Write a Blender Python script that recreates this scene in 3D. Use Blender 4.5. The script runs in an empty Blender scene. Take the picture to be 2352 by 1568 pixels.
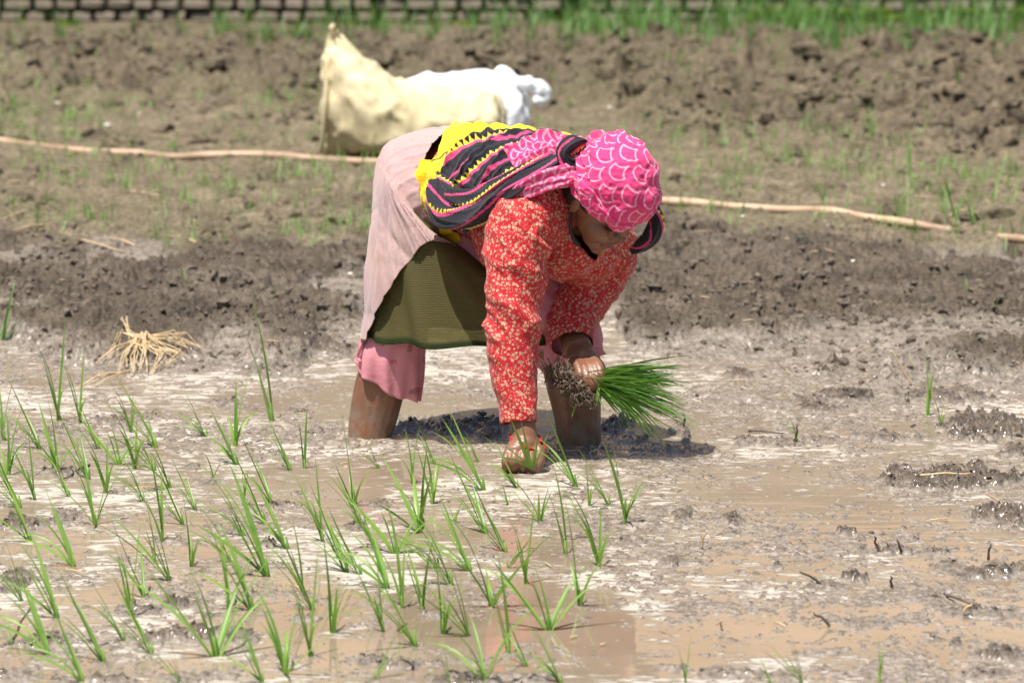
import bpy, bmesh, math, random
import numpy as np
from mathutils import Vector, Matrix

# ------------------------------------------------------------------ camera, world, sun
SC = bpy.context.scene
COL = SC.collection
CAM_H, PITCH, FPX = 1.9, math.radians(8.65), 10450.0     # metres, radians, focal length in units of a 2352 px wide picture
cam_d = bpy.data.cameras.new('camera')
cam = bpy.data.objects.new('camera', cam_d); COL.objects.link(cam)
cam.location = (0, 0, CAM_H); cam.rotation_euler = (math.pi/2 - PITCH, 0, 0)
cam_d.sensor_width = 36; cam_d.lens = 36*FPX/2352
cam_d.clip_start = 0.5; cam_d.clip_end = 1500
cam_d.dof.use_dof = True; cam_d.dof.focus_distance = 10.3; cam_d.dof.aperture_fstop = 5.8
SC.camera = cam

SUN_EL = math.radians(70); SUN_AZ = math.radians(-145)    # azimuth measured from +Y towards +X: behind the camera, to the left
sun_dir = Vector((math.cos(SUN_EL)*math.sin(SUN_AZ), math.cos(SUN_EL)*math.cos(SUN_AZ), math.sin(SUN_EL)))
sun_d = bpy.data.lights.new('sun', 'SUN'); sun_d.energy = 5.0; sun_d.angle = math.radians(0.5); sun_d.color = (1.0, 0.955, 0.89)
sun = bpy.data.objects.new('sun', sun_d); COL.objects.link(sun)
sun.rotation_euler = sun_dir.to_track_quat('Z', 'Y').to_euler()
W = bpy.data.worlds.new('World'); SC.world = W; W.use_nodes = True
nt = W.node_tree; nt.nodes.clear()
sky = nt.nodes.new('ShaderNodeTexSky'); sky.sky_type = 'NISHITA'; sky.sun_disc = False
sky.sun_elevation = SUN_EL; sky.sun_rotation = SUN_AZ; sky.air_density = 1.0; sky.dust_density = 2.0
bg = nt.nodes.new('ShaderNodeBackground'); bg.inputs['Strength'].default_value = 0.07
wo = nt.nodes.new('ShaderNodeOutputWorld')
nt.links.new(sky.outputs[0], bg.inputs[0]); nt.links.new(bg.outputs[0], wo.inputs[0])
SC.view_settings.view_transform = 'Standard'; SC.view_settings.look = 'None'
SC.view_settings.exposure = 0.68; SC.view_settings.gamma = 1.0; SC.view_settings.use_curve_mapping = False
SC.render.engine = 'CYCLES'
SC.cycles.max_bounces = 6; SC.cycles.transparent_max_bounces = 12

# ------------------------------------------------------------------ survey helpers: sight lines into the place
CP, SP = math.cos(PITCH), math.sin(PITCH)
def ray(u, v):
    a = (u-1176)/FPX; b = (784-v)/FPX
    return Vector((a, CP + b*SP, -SP + b*CP))
def P(u, v, Y):
    d = ray(u, v); return Vector((0, 0, CAM_H)) + d*(Y/d.y)
def G(u, v, z=0.0):
    d = ray(u, v); return Vector((0, 0, CAM_H)) + d*((z-CAM_H)/d.z)
def scr(p):
    x, y, z = p[0], p[1], p[2]-CAM_H
    w = y*CP - z*SP
    return 1176+FPX*x/w, 784-FPX*(y*SP+z*CP)/w
def V(*a): return Vector(a)
def lerp(a, b, t): return a+(b-a)*t
def sst(a, b, x):
    t = np.clip((x-a)/(b-a), 0, 1); return t*t*(3-2*t)

# ------------------------------------------------------------------ noise
def _h(ix, iy, iz, s):
    n = (ix*374761393 + iy*668265263 + iz*2147483647 + s*974634777) & 0xffffffff
    n = ((n ^ (n >> 13))*1274126177) & 0xffffffff
    n = ((n ^ (n >> 15))*2246822519) & 0xffffffff
    return n ^ (n >> 16)
def noise2(x, y, s=0):
    x = np.asarray(x, float); y = np.asarray(y, float)
    fx = np.floor(x); fy = np.floor(y); ix = fx.astype(np.int64); iy = fy.astype(np.int64)
    dx = x-fx; dy = y-fy
    u = dx*dx*dx*(dx*(dx*6-15)+10); w = dy*dy*dy*(dy*(dy*6-15)+10)
    def g(i, j, a, b):
        t = _h(i, j, 0, s)*(2*math.pi/4294967296.0); return np.cos(t)*a+np.sin(t)*b
    n00 = g(ix, iy, dx, dy); n10 = g(ix+1, iy, dx-1, dy); n01 = g(ix, iy+1, dx, dy-1); n11 = g(ix+1, iy+1, dx-1, dy-1)
    return 1.5*((n00*(1-u)+n10*u)*(1-w)+(n01*(1-u)+n11*u)*w)
def fbm(x, y, s=0, o=4, r=0.5):
    a = 1; t = 0
    for k in range(o):
        t = t+a*noise2(x*2**k, y*2**k, s+17*k); a *= r
    return t
def val3(p, s=0):
    p = np.asarray(p, float); f = np.floor(p); i = f.astype(np.int64); d = p-f; d = d*d*(3-2*d)
    r = 0
    for a in (0, 1):
        for b in (0, 1):
            for c in (0, 1):
                h = _h(i[:, 0]+a, i[:, 1]+b, i[:, 2]+c, s)/4294967296.0
                r = r+h*(d[:, 0] if a else 1-d[:, 0])*(d[:, 1] if b else 1-d[:, 1])*(d[:, 2] if c else 1-d[:, 2])
    return r*2-1
def worley2(x, y, s=0):
    ix = np.floor(x).astype(np.int64); iy = np.floor(y).astype(np.int64)
    best = np.full(x.shape, 9.0)
    for a in (-1, 0, 1):
        for b in (-1, 0, 1):
            h = _h(ix+a, iy+b, 0, s); px = (h & 0xffff)/65536.0; py = ((h >> 16) & 0xffff)/65536.0
            d = (ix+a+px-x)**2+(iy+b+py-y)**2
            best = np.minimum(best, d)
    return np.sqrt(best)

# ------------------------------------------------------------------ object helpers
def tag(o, label=None, cat=None, group=None, kind=None):
    if label: o['label'] = label
    if cat: o['category'] = cat
    if group: o['group'] = group
    if kind: o['kind'] = kind
    return o
def empty(name, loc=(0, 0, 0), **k):
    o = bpy.data.objects.new(name, None); COL.objects.link(o); o.location = loc
    o.empty_display_size = 0.1
    return tag(o, **k)
def link(name, me, m=None, parent=None, loc=None, **k):
    o = bpy.data.objects.new(name, me); COL.objects.link(o)
    if m is not None and len(me.materials) == 0: me.materials.append(m)
    if parent is not None: o.parent = parent
    if loc is not None: o.location = loc
    return tag(o, **k)
def pmesh(name, verts, faces, smooth=True):
    me = bpy.data.meshes.new(name)
    verts = np.asarray(verts, float)
    me.from_pydata([tuple(v) for v in verts] if len(verts) < 60000 else verts.tolist(), [], faces if isinstance(faces, list) else faces.tolist())
    if smooth: me.polygons.foreach_set('use_smooth', np.ones(len(me.polygons), bool))
    me.update(); return me
def gridfaces(nr, nc, closed=False):
    r = np.arange(nr-1)[:, None]; c = np.arange(nc if closed else nc-1)[None, :]
    c2 = (c+1) % nc
    return np.stack([r*nc+c, r*nc+c2, (r+1)*nc+c2, (r+1)*nc+c], -1).reshape(-1, 4)
def colattr(me, rgb, name='print'):
    a = me.color_attributes.new(name, 'FLOAT_COLOR', 'POINT')
    c = np.ones((len(me.vertices), 4), np.float32); c[:, :3] = rgb
    a.data.foreach_set('color', c.ravel())
def fattr(me, vals, name):
    a = me.attributes.new(name, 'FLOAT', 'POINT'); a.data.foreach_set('value', np.asarray(vals, np.float32))
def coords(me):
    a = np.empty(len(me.vertices)*3); me.vertices.foreach_get('co', a); return a.reshape(-1, 3)
def setco(me, a):
    me.vertices.foreach_set('co', a.ravel()); me.update()
def normals(me):
    a = np.empty(len(me.vertices)*3); me.vertices.foreach_get('normal', a); return a.reshape(-1, 3)
def join(parts):
    vs, fs, n = [], [], 0
    for v, f in parts:
        v = np.asarray(v, float); vs.append(v); fs += [tuple(int(i)+n for i in q) for q in f]; n += len(v)
    return np.vstack(vs), fs
def crom(pts, n):
    """Catmull-Rom through rows of numbers, n samples per span"""
    p = np.asarray(pts, float); p = np.vstack([2*p[0]-p[1], p, 2*p[-1]-p[-2]]); out = []
    for i in range(1, len(p)-2):
        for k in range(n):
            t = k/n; a, b, c, d = p[i-1:i+3]
            out.append(0.5*((2*b)+(c-a)*t+(2*a-5*b+4*c-d)*t*t+(3*b-a-3*c+d)*t**3))
    out.append(p[-2]); return np.array(out)
def tube(cs, rs, ns=16, caps=True, hint=(0, 1, 0), flat=1.0):
    """tube round centres cs with radii rs; flat scales the second axis"""
    cs = np.asarray(cs, float); n = len(cs)
    rs = np.broadcast_to(np.asarray(rs, float), (n,))
    d = np.gradient(cs, axis=0); d /= np.linalg.norm(d, axis=1)[:, None]+1e-12
    a = np.array(hint, float); V_ = []
    for i in range(n):
        a = a-d[i]*a.dot(d[i]); a /= np.linalg.norm(a)+1e-12
        b = np.cross(d[i], a)
        th = np.arange(ns)*2*math.pi/ns
        V_.append(cs[i]+rs[i]*(np.cos(th)[:, None]*a*flat+np.sin(th)[:, None]*b))
    V_ = np.vstack(V_); F = gridfaces(n, ns, True).tolist()
    if caps:
        V_ = np.vstack([V_, cs[0]-d[0]*rs[0]*0.3, cs[-1]+d[-1]*rs[-1]*0.3]); k = n*ns
        F += [(k, (j+1) % ns, j) for j in range(ns)]
        F += [(k+1, (n-1)*ns+j, (n-1)*ns+(j+1) % ns) for j in range(ns)]
    return V_, F
def limb(pts, n=6, ns=18, **k):
    """pts rows (u, v, Y, r)"""
    q = np.array([list(P(a, b, c))+[r] for a, b, c, r in pts]); s = crom(q, n)
    return tube(s[:, :3], s[:, 3], ns, **k)
def blob(c, ax, ay, az, nu=16, nv=12):
    """ellipsoid with three half-axis vectors"""
    c = np.array(c); A = np.array([ax, ay, az]); vs = [c+A[2]]
    for i in range(1, nv):
        t = math.pi*i/nv
        for j in range(nu):
            p = 2*math.pi*j/nu
            vs.append(c+A[0]*math.sin(t)*math.cos(p)+A[1]*math.sin(t)*math.sin(p)+A[2]*math.cos(t))
    vs.append(c-A[2]); F = [(0, 1+j, 1+(j+1) % nu) for j in range(nu)]
    for i in range(nv-2):
        for j in range(nu):
            a = 1+i*nu+j; b = 1+i*nu+(j+1) % nu; F.append((a, a+nu, b+nu, b))
    k = len(vs)-1; o = 1+(nv-2)*nu
    F += [(k, o+(j+1) % nu, o+j) for j in range(nu)]
    return np.array(vs), F
def ball(c, r): return blob(c, (r, 0, 0), (0, r, 0), (0, 0, r))
def remesh(parts, vox, smooth=4, fac=0.5, name='m'):
    v, f = join(parts); me = pmesh('tmp', v, f)
    bm = bmesh.new(); bm.from_mesh(me); bmesh.ops.recalc_face_normals(bm, faces=bm.faces); bm.to_mesh(me); bm.free()
    o = bpy.data.objects.new('tmp', me); COL.objects.link(o)
    r = o.modifiers.new('r', 'REMESH'); r.mode = 'VOXEL'; r.voxel_size = vox; r.adaptivity = 0
    if smooth:
        s = o.modifiers.new('s', 'SMOOTH'); s.iterations = smooth; s.factor = fac
    dg = bpy.context.evaluated_depsgraph_get()
    out = bpy.data.meshes.new_from_object(o.evaluated_get(dg)); out.name = name
    bpy.data.objects.remove(o); bpy.data.meshes.remove(me)
    out.polygons.foreach_set('use_smooth', np.ones(len(out.polygons), bool))
    return out
def cut(me, keep):
    """drop the vertices where keep is False"""
    bm = bmesh.new(); bm.from_mesh(me); bm.verts.ensure_lookup_table()
    bmesh.ops.delete(bm, geom=[v for v, k in zip(bm.verts, keep) if not k], context='VERTS')
    bm.to_mesh(me); bm.free(); me.update()
def thick(o, t, off=-1):
    m = o.modifiers.new('cloth_thickness', 'SOLIDIFY'); m.thickness = t; m.offset = off
    return o

# ------------------------------------------------------------------ materials
def mat(name):
    m = bpy.data.materials.new(name); m.use_nodes = True; t = m.node_tree
    b = t.nodes['Principled BSDF']; return m, t, b
def N(t, typ, **k):
    n = t.nodes.new(typ)
    for a, b in k.items():
        if a.startswith('i_'): n.inputs[a[2:].replace('_', ' ')].default_value = b
        else: setattr(n, a, b)
    return n
def L(t, a, b): t.links.new(a, b)
def noise_n(t, scale, detail=4, rough=0.55, vec=None, dist=0):
    n = N(t, 'ShaderNodeTexNoise'); n.inputs['Scale'].default_value = scale; n.inputs['Detail'].default_value = detail
    n.inputs['Roughness'].default_value = rough; n.inputs['Distortion'].default_value = dist
    if vec: L(t, vec, n.inputs['Vector'])
    return n.outputs['Fac']
def ramp(t, fac, stops, interp='LINEAR'):
    r = N(t, 'ShaderNodeValToRGB'); r.color_ramp.interpolation = interp; e = r.color_ramp.elements
    while len(e) < len(stops): e.new(0.5)
    for k, (p, c) in enumerate(stops):
        e[k].position = p; e[k].color = (*c, 1) if len(c) == 3 else c
    L(t, fac, r.inputs[0]); return r.outputs[0]
def framp(t, fac, a, b, lo=0.0, hi=1.0):
    m = N(t, 'ShaderNodeMapRange'); m.clamp = True
    for i, x in zip((1, 2, 3, 4), (a, b, lo, hi)): m.inputs[i].default_value = x
    L(t, fac, m.inputs[0]); return m.outputs[0]
def mixc(t, fac, a, b, bt='MIX'):
    m = N(t, 'ShaderNodeMix', data_type='RGBA', blend_type=bt)
    for s, x in ((m.inputs[0], fac), (m.inputs[6], a), (m.inputs[7], b)):
        if isinstance(x, (int, float)): s.default_value = x
        elif isinstance(x, tuple): s.default_value = (*x, 1)
        else: L(t, x, s)
    return m.outputs[2]
def mth(t, op, a, b=0.0, c=0.0):
    m = N(t, 'ShaderNodeMath', operation=op)
    for s, x in zip(m.inputs, (a, b, c)):
        if isinstance(x, (int, float)): s.default_value = x
        else: L(t, x, s)
    return m.outputs[0]
def bump(t, b, h, dist=0.01, strength=1.0):
    n = N(t, 'ShaderNodeBump'); n.inputs['Distance'].default_value = dist; n.inputs['Strength'].default_value = strength
    L(t, h, n.inputs['Height']); L(t, n.outputs[0], b.inputs['Normal']); return n
def attr(t, name): return N(t, 'ShaderNodeAttribute', attribute_name=name)
def objc(t): return N(t, 'ShaderNodeTexCoord').outputs['Object']
def geo(t): return N(t, 'ShaderNodeNewGeometry').outputs['Position']
def mapping(t, vec, sc=(1, 1, 1), rot=(0, 0, 0)):
    m = N(t, 'ShaderNodeMapping'); m.inputs['Scale'].default_value = sc; m.inputs['Rotation'].default_value = rot
    L(t, vec, m.inputs['Vector']); return m.outputs[0]
M = {}
def simple(name, c1, c2, scale=20, rough=0.7, bd=0.002, spec=0.5, bscale=None):
    m, t, b = mat(name); v = objc(t)
    L(t, mixc(t, framp(t, noise_n(t, scale, 5, vec=v), 0.35, 0.65), c1, c2), b.inputs['Base Color'])
    b.inputs['Roughness'].default_value = rough; b.inputs['Specular IOR Level'].default_value = spec
    bump(t, b, noise_n(t, (bscale or scale*4), 4, vec=v), bd)
    M[name] = m; return m

# --- soil
m, t, b = mat('field_soil'); v = geo(t); M['soil'] = m
dry = attr(t, 'dryness').outputs['Fac']; wet = attr(t, 'wetness').outputs['Fac']
fine = noise_n(t, 55, 6, 0.65, v); mid = noise_n(t, 7, 5, 0.6, v); big = noise_n(t, 1.3, 4, 0.55, v)
dark = mixc(t, framp(t, mid, 0.3, 0.7), (0.055, 0.040, 0.027), (0.175, 0.136, 0.096))
dryc = mixc(t, framp(t, mid, 0.3, 0.72), (0.185, 0.150, 0.098), (0.36, 0.298, 0.205))
dryc = mixc(t, framp(t, big, 0.46, 0.64, 0, 0.45), dryc, (0.22, 0.215, 0.115))
wetc = mixc(t, framp(t, noise_n(t, 16, 5, 0.6, v), 0.35, 0.62), (0.245, 0.205, 0.165), (0.375, 0.325, 0.27))
c = mixc(t, dry, dark, dryc); c = mixc(t, wet, c, wetc)
c = mixc(t, 1.0, c, mixc(t, framp(t, fine, 0.34, 0.66), (0.42, 0.41, 0.39), (1.08, 1.06, 1.04)), 'MULTIPLY')
L(t, c, b.inputs['Base Color'])
rw = framp(t, noise_n(t, 40, 3, 0.6, v), 0.35, 0.65, 0.08, 0.22)
gloss = attr(t, 'gloss').outputs['Fac']
rmix = N(t, 'ShaderNodeMix'); L(t, gloss, rmix.inputs[0]); rmix.inputs[2].default_value = 0.85; L(t, rw, rmix.inputs[3])
L(t, rmix.outputs[0], b.inputs['Roughness'])
L(t, framp(t, gloss, 0, 1, 0.2, 0.8), b.inputs['Specular IOR Level'])
rough_h = mth(t, 'ADD', noise_n(t, 90, 5, 0.7, v), mth(t, 'MULTIPLY', noise_n(t, 28, 4, 0.6, v), 1.6))
slick_h = mth(t, 'ADD', mth(t, 'MULTIPLY', noise_n(t, 62, 1, 0.4, mapping(t, v, (1, 0.6, 1))), 2.0), mth(t, 'MULTIPLY', noise_n(t, 20, 2, 0.5, v), 1.2))
hm_ = N(t, 'ShaderNodeMix'); L(t, mth(t, 'MULTIPLY', gloss, 0.9), hm_.inputs[0]); L(t, rough_h, hm_.inputs[2]); L(t, slick_h, hm_.inputs[3]); hh = mth(t, 'MULTIPLY', hm_.outputs[0], framp(t, gloss, 0, .6, 1.45, 1.0))
bump(t, b, hh, 0.0085)
# --- muddy water
m, t, b = mat('muddy_water'); v = geo(t); M['water'] = m
n1 = noise_n(t, 2.2, 5, 0.6, v)
base = mixc(t, framp(t, n1, 0.35, 0.65), (0.195, 0.150, 0.102), (0.262, 0.206, 0.148))
cover = framp(t, noise_n(t, 1.7, 4, 0.55, v, 0.4), 0.36, 0.62, -0.055, 0.095)
cover = mth(t, 'SUBTRACT', cover, mth(t, 'MULTIPLY', attr(t, 'open').outputs['Fac'], 0.16))
flake = noise_n(t, 30, 5, 0.62, mapping(t, v, (0.62, 1.25, 1)), 0.8)
film = noise_n(t, 8, 5, 0.65, v, 1.2)
s0 = mth(t, 'ADD', mth(t, 'ADD', mth(t, 'MULTIPLY', flake, 0.6), mth(t, 'MULTIPLY', film, 0.4)), cover)
scum = framp(t, s0, 0.50, 0.60)
white = framp(t, mth(t, 'ADD', s0, mth(t, 'MULTIPLY', noise_n(t, 75, 3, 0.65, mapping(t, v, (0.5, 1.0, 1))), 0.45)), 0.60, 0.82)
sc1 = mixc(t, framp(t, film, 0.35, 0.65), (0.262, 0.222, 0.178), (0.37, 0.322, 0.265))
sc2 = mixc(t, mth(t, 'MULTIPLY', white, 0.8), sc1, (0.52, 0.475, 0.41))
L(t, mixc(t, scum, base, sc2), b.inputs['Base Color'])
L(t, framp(t, scum, 0, 1, 0.03, 0.36), b.inputs['Roughness'])
b.inputs['IOR'].default_value = 1.333; b.inputs['Specular IOR Level'].default_value = 0.5
h = mth(t, 'ADD', mth(t, 'MULTIPLY', scum, 0.45), mth(t, 'MULTIPLY', noise_n(t, 11, 2, 0.5, mapping(t, v, (0.5, 1.6, 1))), 0.18))
h = mth(t, 'ADD', h, mth(t, 'MULTIPLY', mth(t, 'MULTIPLY', noise_n(t, 110, 4, 0.65, v), scum), 0.9))
bump(t, b, h, 0.0030)
# --- plants
def leafmat(name, a, c, tr=0.35):
    m, t, b = mat(name); inf = N(t, 'ShaderNodeObjectInfo')
    n = noise_n(t, 30, 2, vec=geo(t))
    col = mixc(t, inf.outputs['Random'], a, c)
    col = mixc(t, framp(t, n, 0.3, 0.75, 0, 0.5), col, c)
    L(t, col, b.inputs['Base Color']); b.inputs['Roughness'].default_value = 0.42
    tl = N(t, 'ShaderNodeBsdfTranslucent'); L(t, mixc(t, 0.5, col, (0.30, 0.55, 0.06)), tl.inputs[0])
    mx = N(t, 'ShaderNodeMixShader'); mx.inputs[0].default_value = tr
    L(t, b.outputs[0], mx.inputs[1]); L(t, tl.outputs[0], mx.inputs[2]); L(t, mx.outputs[0], t.nodes['Material Output'].inputs[0])
    M[name] = m; return m
leafmat('rice_leaf', (0.075, 0.20, 0.024), (0.26, 0.42, 0.075))
leafmat('bundle_leaf', (0.035, 0.145, 0.016), (0.17, 0.36, 0.055), 0.3)
leafmat('weed_leaf', (0.11, 0.25, 0.05), (0.22, 0.38, 0.10))
leafmat('fringe_grass', (0.045, 0.13, 0.028), (0.15, 0.29, 0.075))
simple('straw', (0.50, 0.35, 0.18), (0.68, 0.52, 0.31), 40, 0.6)
simple('twig', (0.06, 0.045, 0.035), (0.14, 0.10, 0.07), 60, 0.7)
simple('pebble', (0.55, 0.50, 0.44), (0.75, 0.71, 0.65), 30, 0.6)
simple('roots', (0.10, 0.068, 0.045), (0.24, 0.165, 0.11), 90, 0.75, 0.003)
simple('hose_rubber', (0.30, 0.195, 0.125), (0.60, 0.42, 0.275), 5, 0.6, 0.001)
simple('brick', (0.075, 0.062, 0.043), (0.235, 0.195, 0.15), 5, 0.9, 0.006, 0.2, 60)
simple('mortar', (0.018, 0.020, 0.014), (0.045, 0.05, 0.03), 6, 0.95, 0.01, 0.1)
simple('moss', (0.05, 0.085, 0.008), (0.11, 0.14, 0.015), 14, 0.95, 0.01, 0.1)
simple('peach_plaster', (0.90, 0.60, 0.37), (0.92, 0.63, 0.40), 1.5, 0.9, 0.004)
simple('brown_plaster', (0.30, 0.24, 0.18), (0.36, 0.29, 0.22), 1.5, 0.9, 0.004)
simple('concrete', (0.4, 0.38, 0.35), (0.5, 0.48, 0.44), 3, 0.9, 0.004)
simple('window_glass', (0.04, 0.045, 0.05), (0.05, 0.055, 0.06), 3, 0.1, 0.0005)
simple('window_frame', (0.16, 0.09, 0.05), (0.2, 0.12, 0.07), 9, 0.6, 0.001)
simple('white_sackcloth', (0.80, 0.81, 0.83), (0.86, 0.87, 0.88), 14, 0.55, 0.004)
simple('sackcloth', (0.50, 0.42, 0.25), (0.68, 0.59, 0.38), 5, 0.75, 0.004, 0.2)
simple('bangle_red', (0.45, 0.012, 0.02), (0.55, 0.02, 0.03), 30, 0.15, 0.0002)
simple('hair', (0.008, 0.006, 0.005), (0.016, 0.012, 0.01), 60, 0.5, 0.002)
simple('black_cord', (0.008, 0.008, 0.011), (0.014, 0.013, 0.018), 60, 0.6, 0.001)
# --- skin with dried mud low on the shins and on the hands
m, t, b = mat('skin'); v = geo(t); M['skin'] = m
mud = attr(t, 'mud').outputs['Fac']; lip = attr(t, 'lips').outputs['Fac']
sk = mixc(t, framp(t, noise_n(t, 22, 4, vec=v), 0.3, 0.7), (0.165, 0.066, 0.034), (0.245, 0.108, 0.058))
sk = mixc(t, lip, sk, (0.20, 0.055, 0.04))
spk = framp(t, noise_n(t, 120, 3, 0.6, v), 0.66, 0.70)
mf = mth(t, 'MAXIMUM', mth(t, 'MULTIPLY', mud, framp(t, noise_n(t, 28, 5, 0.7, v), 0.38, 0.60)), mth(t, 'MULTIPLY', spk, mth(t, 'MULTIPLY', mth(t, 'GREATER_THAN', mud, 0.02), 0.7)))
L(t, mixc(t, mf, sk, (0.23, 0.185, 0.14)), b.inputs['Base Color'])
b.inputs['Roughness'].default_value = 0.38; b.inputs['Subsurface Weight'].default_value = 0.08
b.inputs['Subsurface Radius'].default_value = (0.01, 0.004, 0.002); b.inputs['Subsurface Scale'].default_value = 0.5
bump(t, b, noise_n(t, 160, 4, 0.6, v), 0.0012)
# --- cloth whose print is carried by a colour attribute
def printmat(name, rough=0.75, sheen=0.2, weave=900):
    m, t, b = mat(name); L(t, attr(t, 'print').outputs['Color'], b.inputs['Base Color'])
    b.inputs['Roughness'].default_value = rough; b.inputs['Sheen Weight'].default_value = sheen; b.inputs['Specular IOR Level'].default_value = 0.25
    bump(t, b, mth(t, 'ADD', mth(t, 'MULTIPLY', noise_n(t, weave, 2, vec=geo(t)), .3), mth(t, 'MULTIPLY', noise_n(t, 45, 4, 0.6, geo(t)), 5)), 0.0008)
    M[name] = m; return m
printmat('printed_cotton')
# --- floral red blouse
m, t, b = mat('floral_cotton'); v = geo(t); M['floral'] = m
dv = N(t, 'ShaderNodeVectorMath', operation='ADD'); L(t, v, dv.inputs[0])
nv = N(t, 'ShaderNodeTexNoise'); nv.inputs['Scale'].default_value = 110; L(t, v, nv.inputs['Vector'])
sc_ = N(t, 'ShaderNodeVectorMath', operation='SCALE'); L(t, nv.outputs['Color'], sc_.inputs[0]); sc_.inputs[3].default_value = 0.007
L(t, sc_.outputs[0], dv.inputs[1]); vv = dv.outputs[0]
def vor(scale, vec, f='F1'):
    n = N(t, 'ShaderNodeTexVoronoi', feature=f); n.inputs['Scale'].default_value = scale; L(t, vec, n.inputs['Vector']); return n
red = mixc(t, framp(t, noise_n(t, 30, 3, vec=v), 0.3, 0.7), (0.42, 0.010, 0.016), (0.50, 0.020, 0.026))
v1 = vor(112, vv); pick = N(t, 'ShaderNodeSeparateColor'); L(t, v1.outputs['Color'], pick.inputs[0])
fl = mth(t, 'MULTIPLY', mth(t, 'LESS_THAN', v1.outputs['Distance'], 0.42), mth(t, 'GREATER_THAN', pick.outputs[0], 0.38))
c = mixc(t, mth(t, 'MULTIPLY', fl, 0.85), red, (0.54, 0.34, 0.22))
gr = mth(t, 'MULTIPLY', mth(t, 'LESS_THAN', v1.outputs['Distance'], 0.36), mth(t, 'LESS_THAN', pick.outputs[0], 0.20))
c = mixc(t, mth(t, 'MULTIPLY', gr, 0.85), c, (0.26, 0.25, 0.16))
core = mth(t, 'MULTIPLY', mth(t, 'LESS_THAN', v1.outputs['Distance'], 0.15), fl)
c = mixc(t, mth(t, 'MULTIPLY', core, 0.5), c, (0.58, 0.20, 0.10))
v2 = vor(260, v); pick2 = N(t, 'ShaderNodeSeparateColor'); L(t, v2.outputs['Color'], pick2.inputs[0])
sp = mth(t, 'MULTIPLY', mth(t, 'LESS_THAN', v2.outputs['Distance'], 0.36), mth(t, 'GREATER_THAN', pick2.outputs[1], 0.62))
c = mixc(t, mth(t, 'MULTIPLY', sp, 0.75), c, (0.64, 0.38, 0.27))
L(t, c, b.inputs['Base Color']); b.inputs['Roughness'].default_value = 0.6; b.inputs['Sheen Weight'].default_value = 0.1
b.inputs['Specular IOR Level'].default_value = 0.3
bump(t, b, mth(t, 'ADD', mth(t, 'MULTIPLY', noise_n(t, 700, 2, vec=v), .3), mth(t, 'MULTIPLY', noise_n(t, 40, 4, 0.6, v), 5)), 0.0010)
# --- dusty pink wrap
m, t, b = mat('wrap_cotton'); v = geo(t); M['wrap'] = m
st = framp(t, noise_n(t, 5.5, 3, 0.5, v), 0.55, 0.68, 0, 0.6)
c = mixc(t, framp(t, noise_n(t, 3, 3, vec=v), 0.35, 0.65), (0.41, 0.27, 0.268), (0.48, 0.33, 0.30))
L(t, mixc(t, st, c, (0.42, 0.24, 0.15)), b.inputs['Base Color']); b.inputs['Roughness'].default_value = 0.9; b.inputs['Specular IOR Level'].default_value = 0.15
b.inputs['Sheen Weight'].default_value = 0.25
bump(t, b, mth(t, 'ADD', mth(t, 'MULTIPLY', noise_n(t, 300, 2, vec=mapping(t, v, (3, 3, .4))), .4), mth(t, 'MULTIPLY', noise_n(t, 30, 4, 0.6, mapping(t, v, (2, 2, 0.5))), 4)), 0.0012)
# --- sheer olive skirt with crinkled weave
m, t, b = mat('sheer_olive'); v = geo(t); M['olive'] = m
wv = N(t, 'ShaderNodeTexWave', bands_direction='Z'); wv.inputs['Scale'].default_value = 75; wv.inputs['Distortion'].default_value = 2.5
wv.inputs['Detail'].default_value = 3; wv.inputs['Detail Scale'].default_value = 0.6; L(t, v, wv.inputs['Vector'])
edge = attr(t, 'hem').outputs['Fac']
c = mixc(t, wv.outputs['Fac'], (0.150, 0.135, 0.052), (0.210, 0.188, 0.082)); c = mixc(t, edge, c, (0.03, 0.055, 0.012))
L(t, c, b.inputs['Base Color']); b.inputs['Roughness'].default_value = 0.7; b.inputs['Specular IOR Level'].default_value = 0.2
bump(t, b, wv.outputs['Fac'], 0.0008)
tr = N(t, 'ShaderNodeBsdfTransparent'); tr.inputs[0].default_value = (0.75, 0.75, 0.5, 1)
tl = N(t, 'ShaderNodeBsdfTranslucent'); L(t, c, tl.inputs[0])
m1 = N(t, 'ShaderNodeMixShader'); m1.inputs[0].default_value = 0.35; L(t, b.outputs[0], m1.inputs[1]); L(t, tl.outputs[0], m1.inputs[2])
m2 = N(t, 'ShaderNodeMixShader'); L(t, framp(t, mth(t, 'MAXIMUM', edge, mth(t, 'MULTIPLY', wv.outputs['Fac'], 0.2)), 0, 1, 0.40, 0.05), m2.inputs[0])
L(t, m1.outputs[0], m2.inputs[1]); L(t, tr.outputs[0], m2.inputs[2]); L(t, m2.outputs[0], t.nodes['Material Output'].inputs[0])
# --- pink trousers with small dark and rosy sprigs
m, t, b = mat('trouser_cotton'); v = geo(t); M['trouser'] = m
v1 = N(t, 'ShaderNodeTexVoronoi'); v1.inputs['Scale'].default_value = 21; L(t, v, v1.inputs['Vector'])
pk = N(t, 'ShaderNodeSeparateColor'); L(t, v1.outputs['Color'], pk.inputs[0])
d = mth(t, 'ADD', v1.outputs['Distance'], mth(t, 'MULTIPLY', noise_n(t, 150, 2, vec=v), 0.5))
sp1 = mth(t, 'MULTIPLY', mth(t, 'LESS_THAN', d, 0.50), mth(t, 'GREATER_THAN', pk.outputs[0], 0.45))
sp2 = mth(t, 'MULTIPLY', mth(t, 'LESS_THAN', d, 0.52), mth(t, 'LESS_THAN', pk.outputs[0], 0.22))
c = mixc(t, mth(t, 'MULTIPLY', sp1, 0.65), (0.60, 0.235, 0.275), (0.17, 0.10, 0.07)); c = mixc(t, mth(t, 'MULTIPLY', sp2, 0.7), c, (0.55, 0.06, 0.09))
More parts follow.
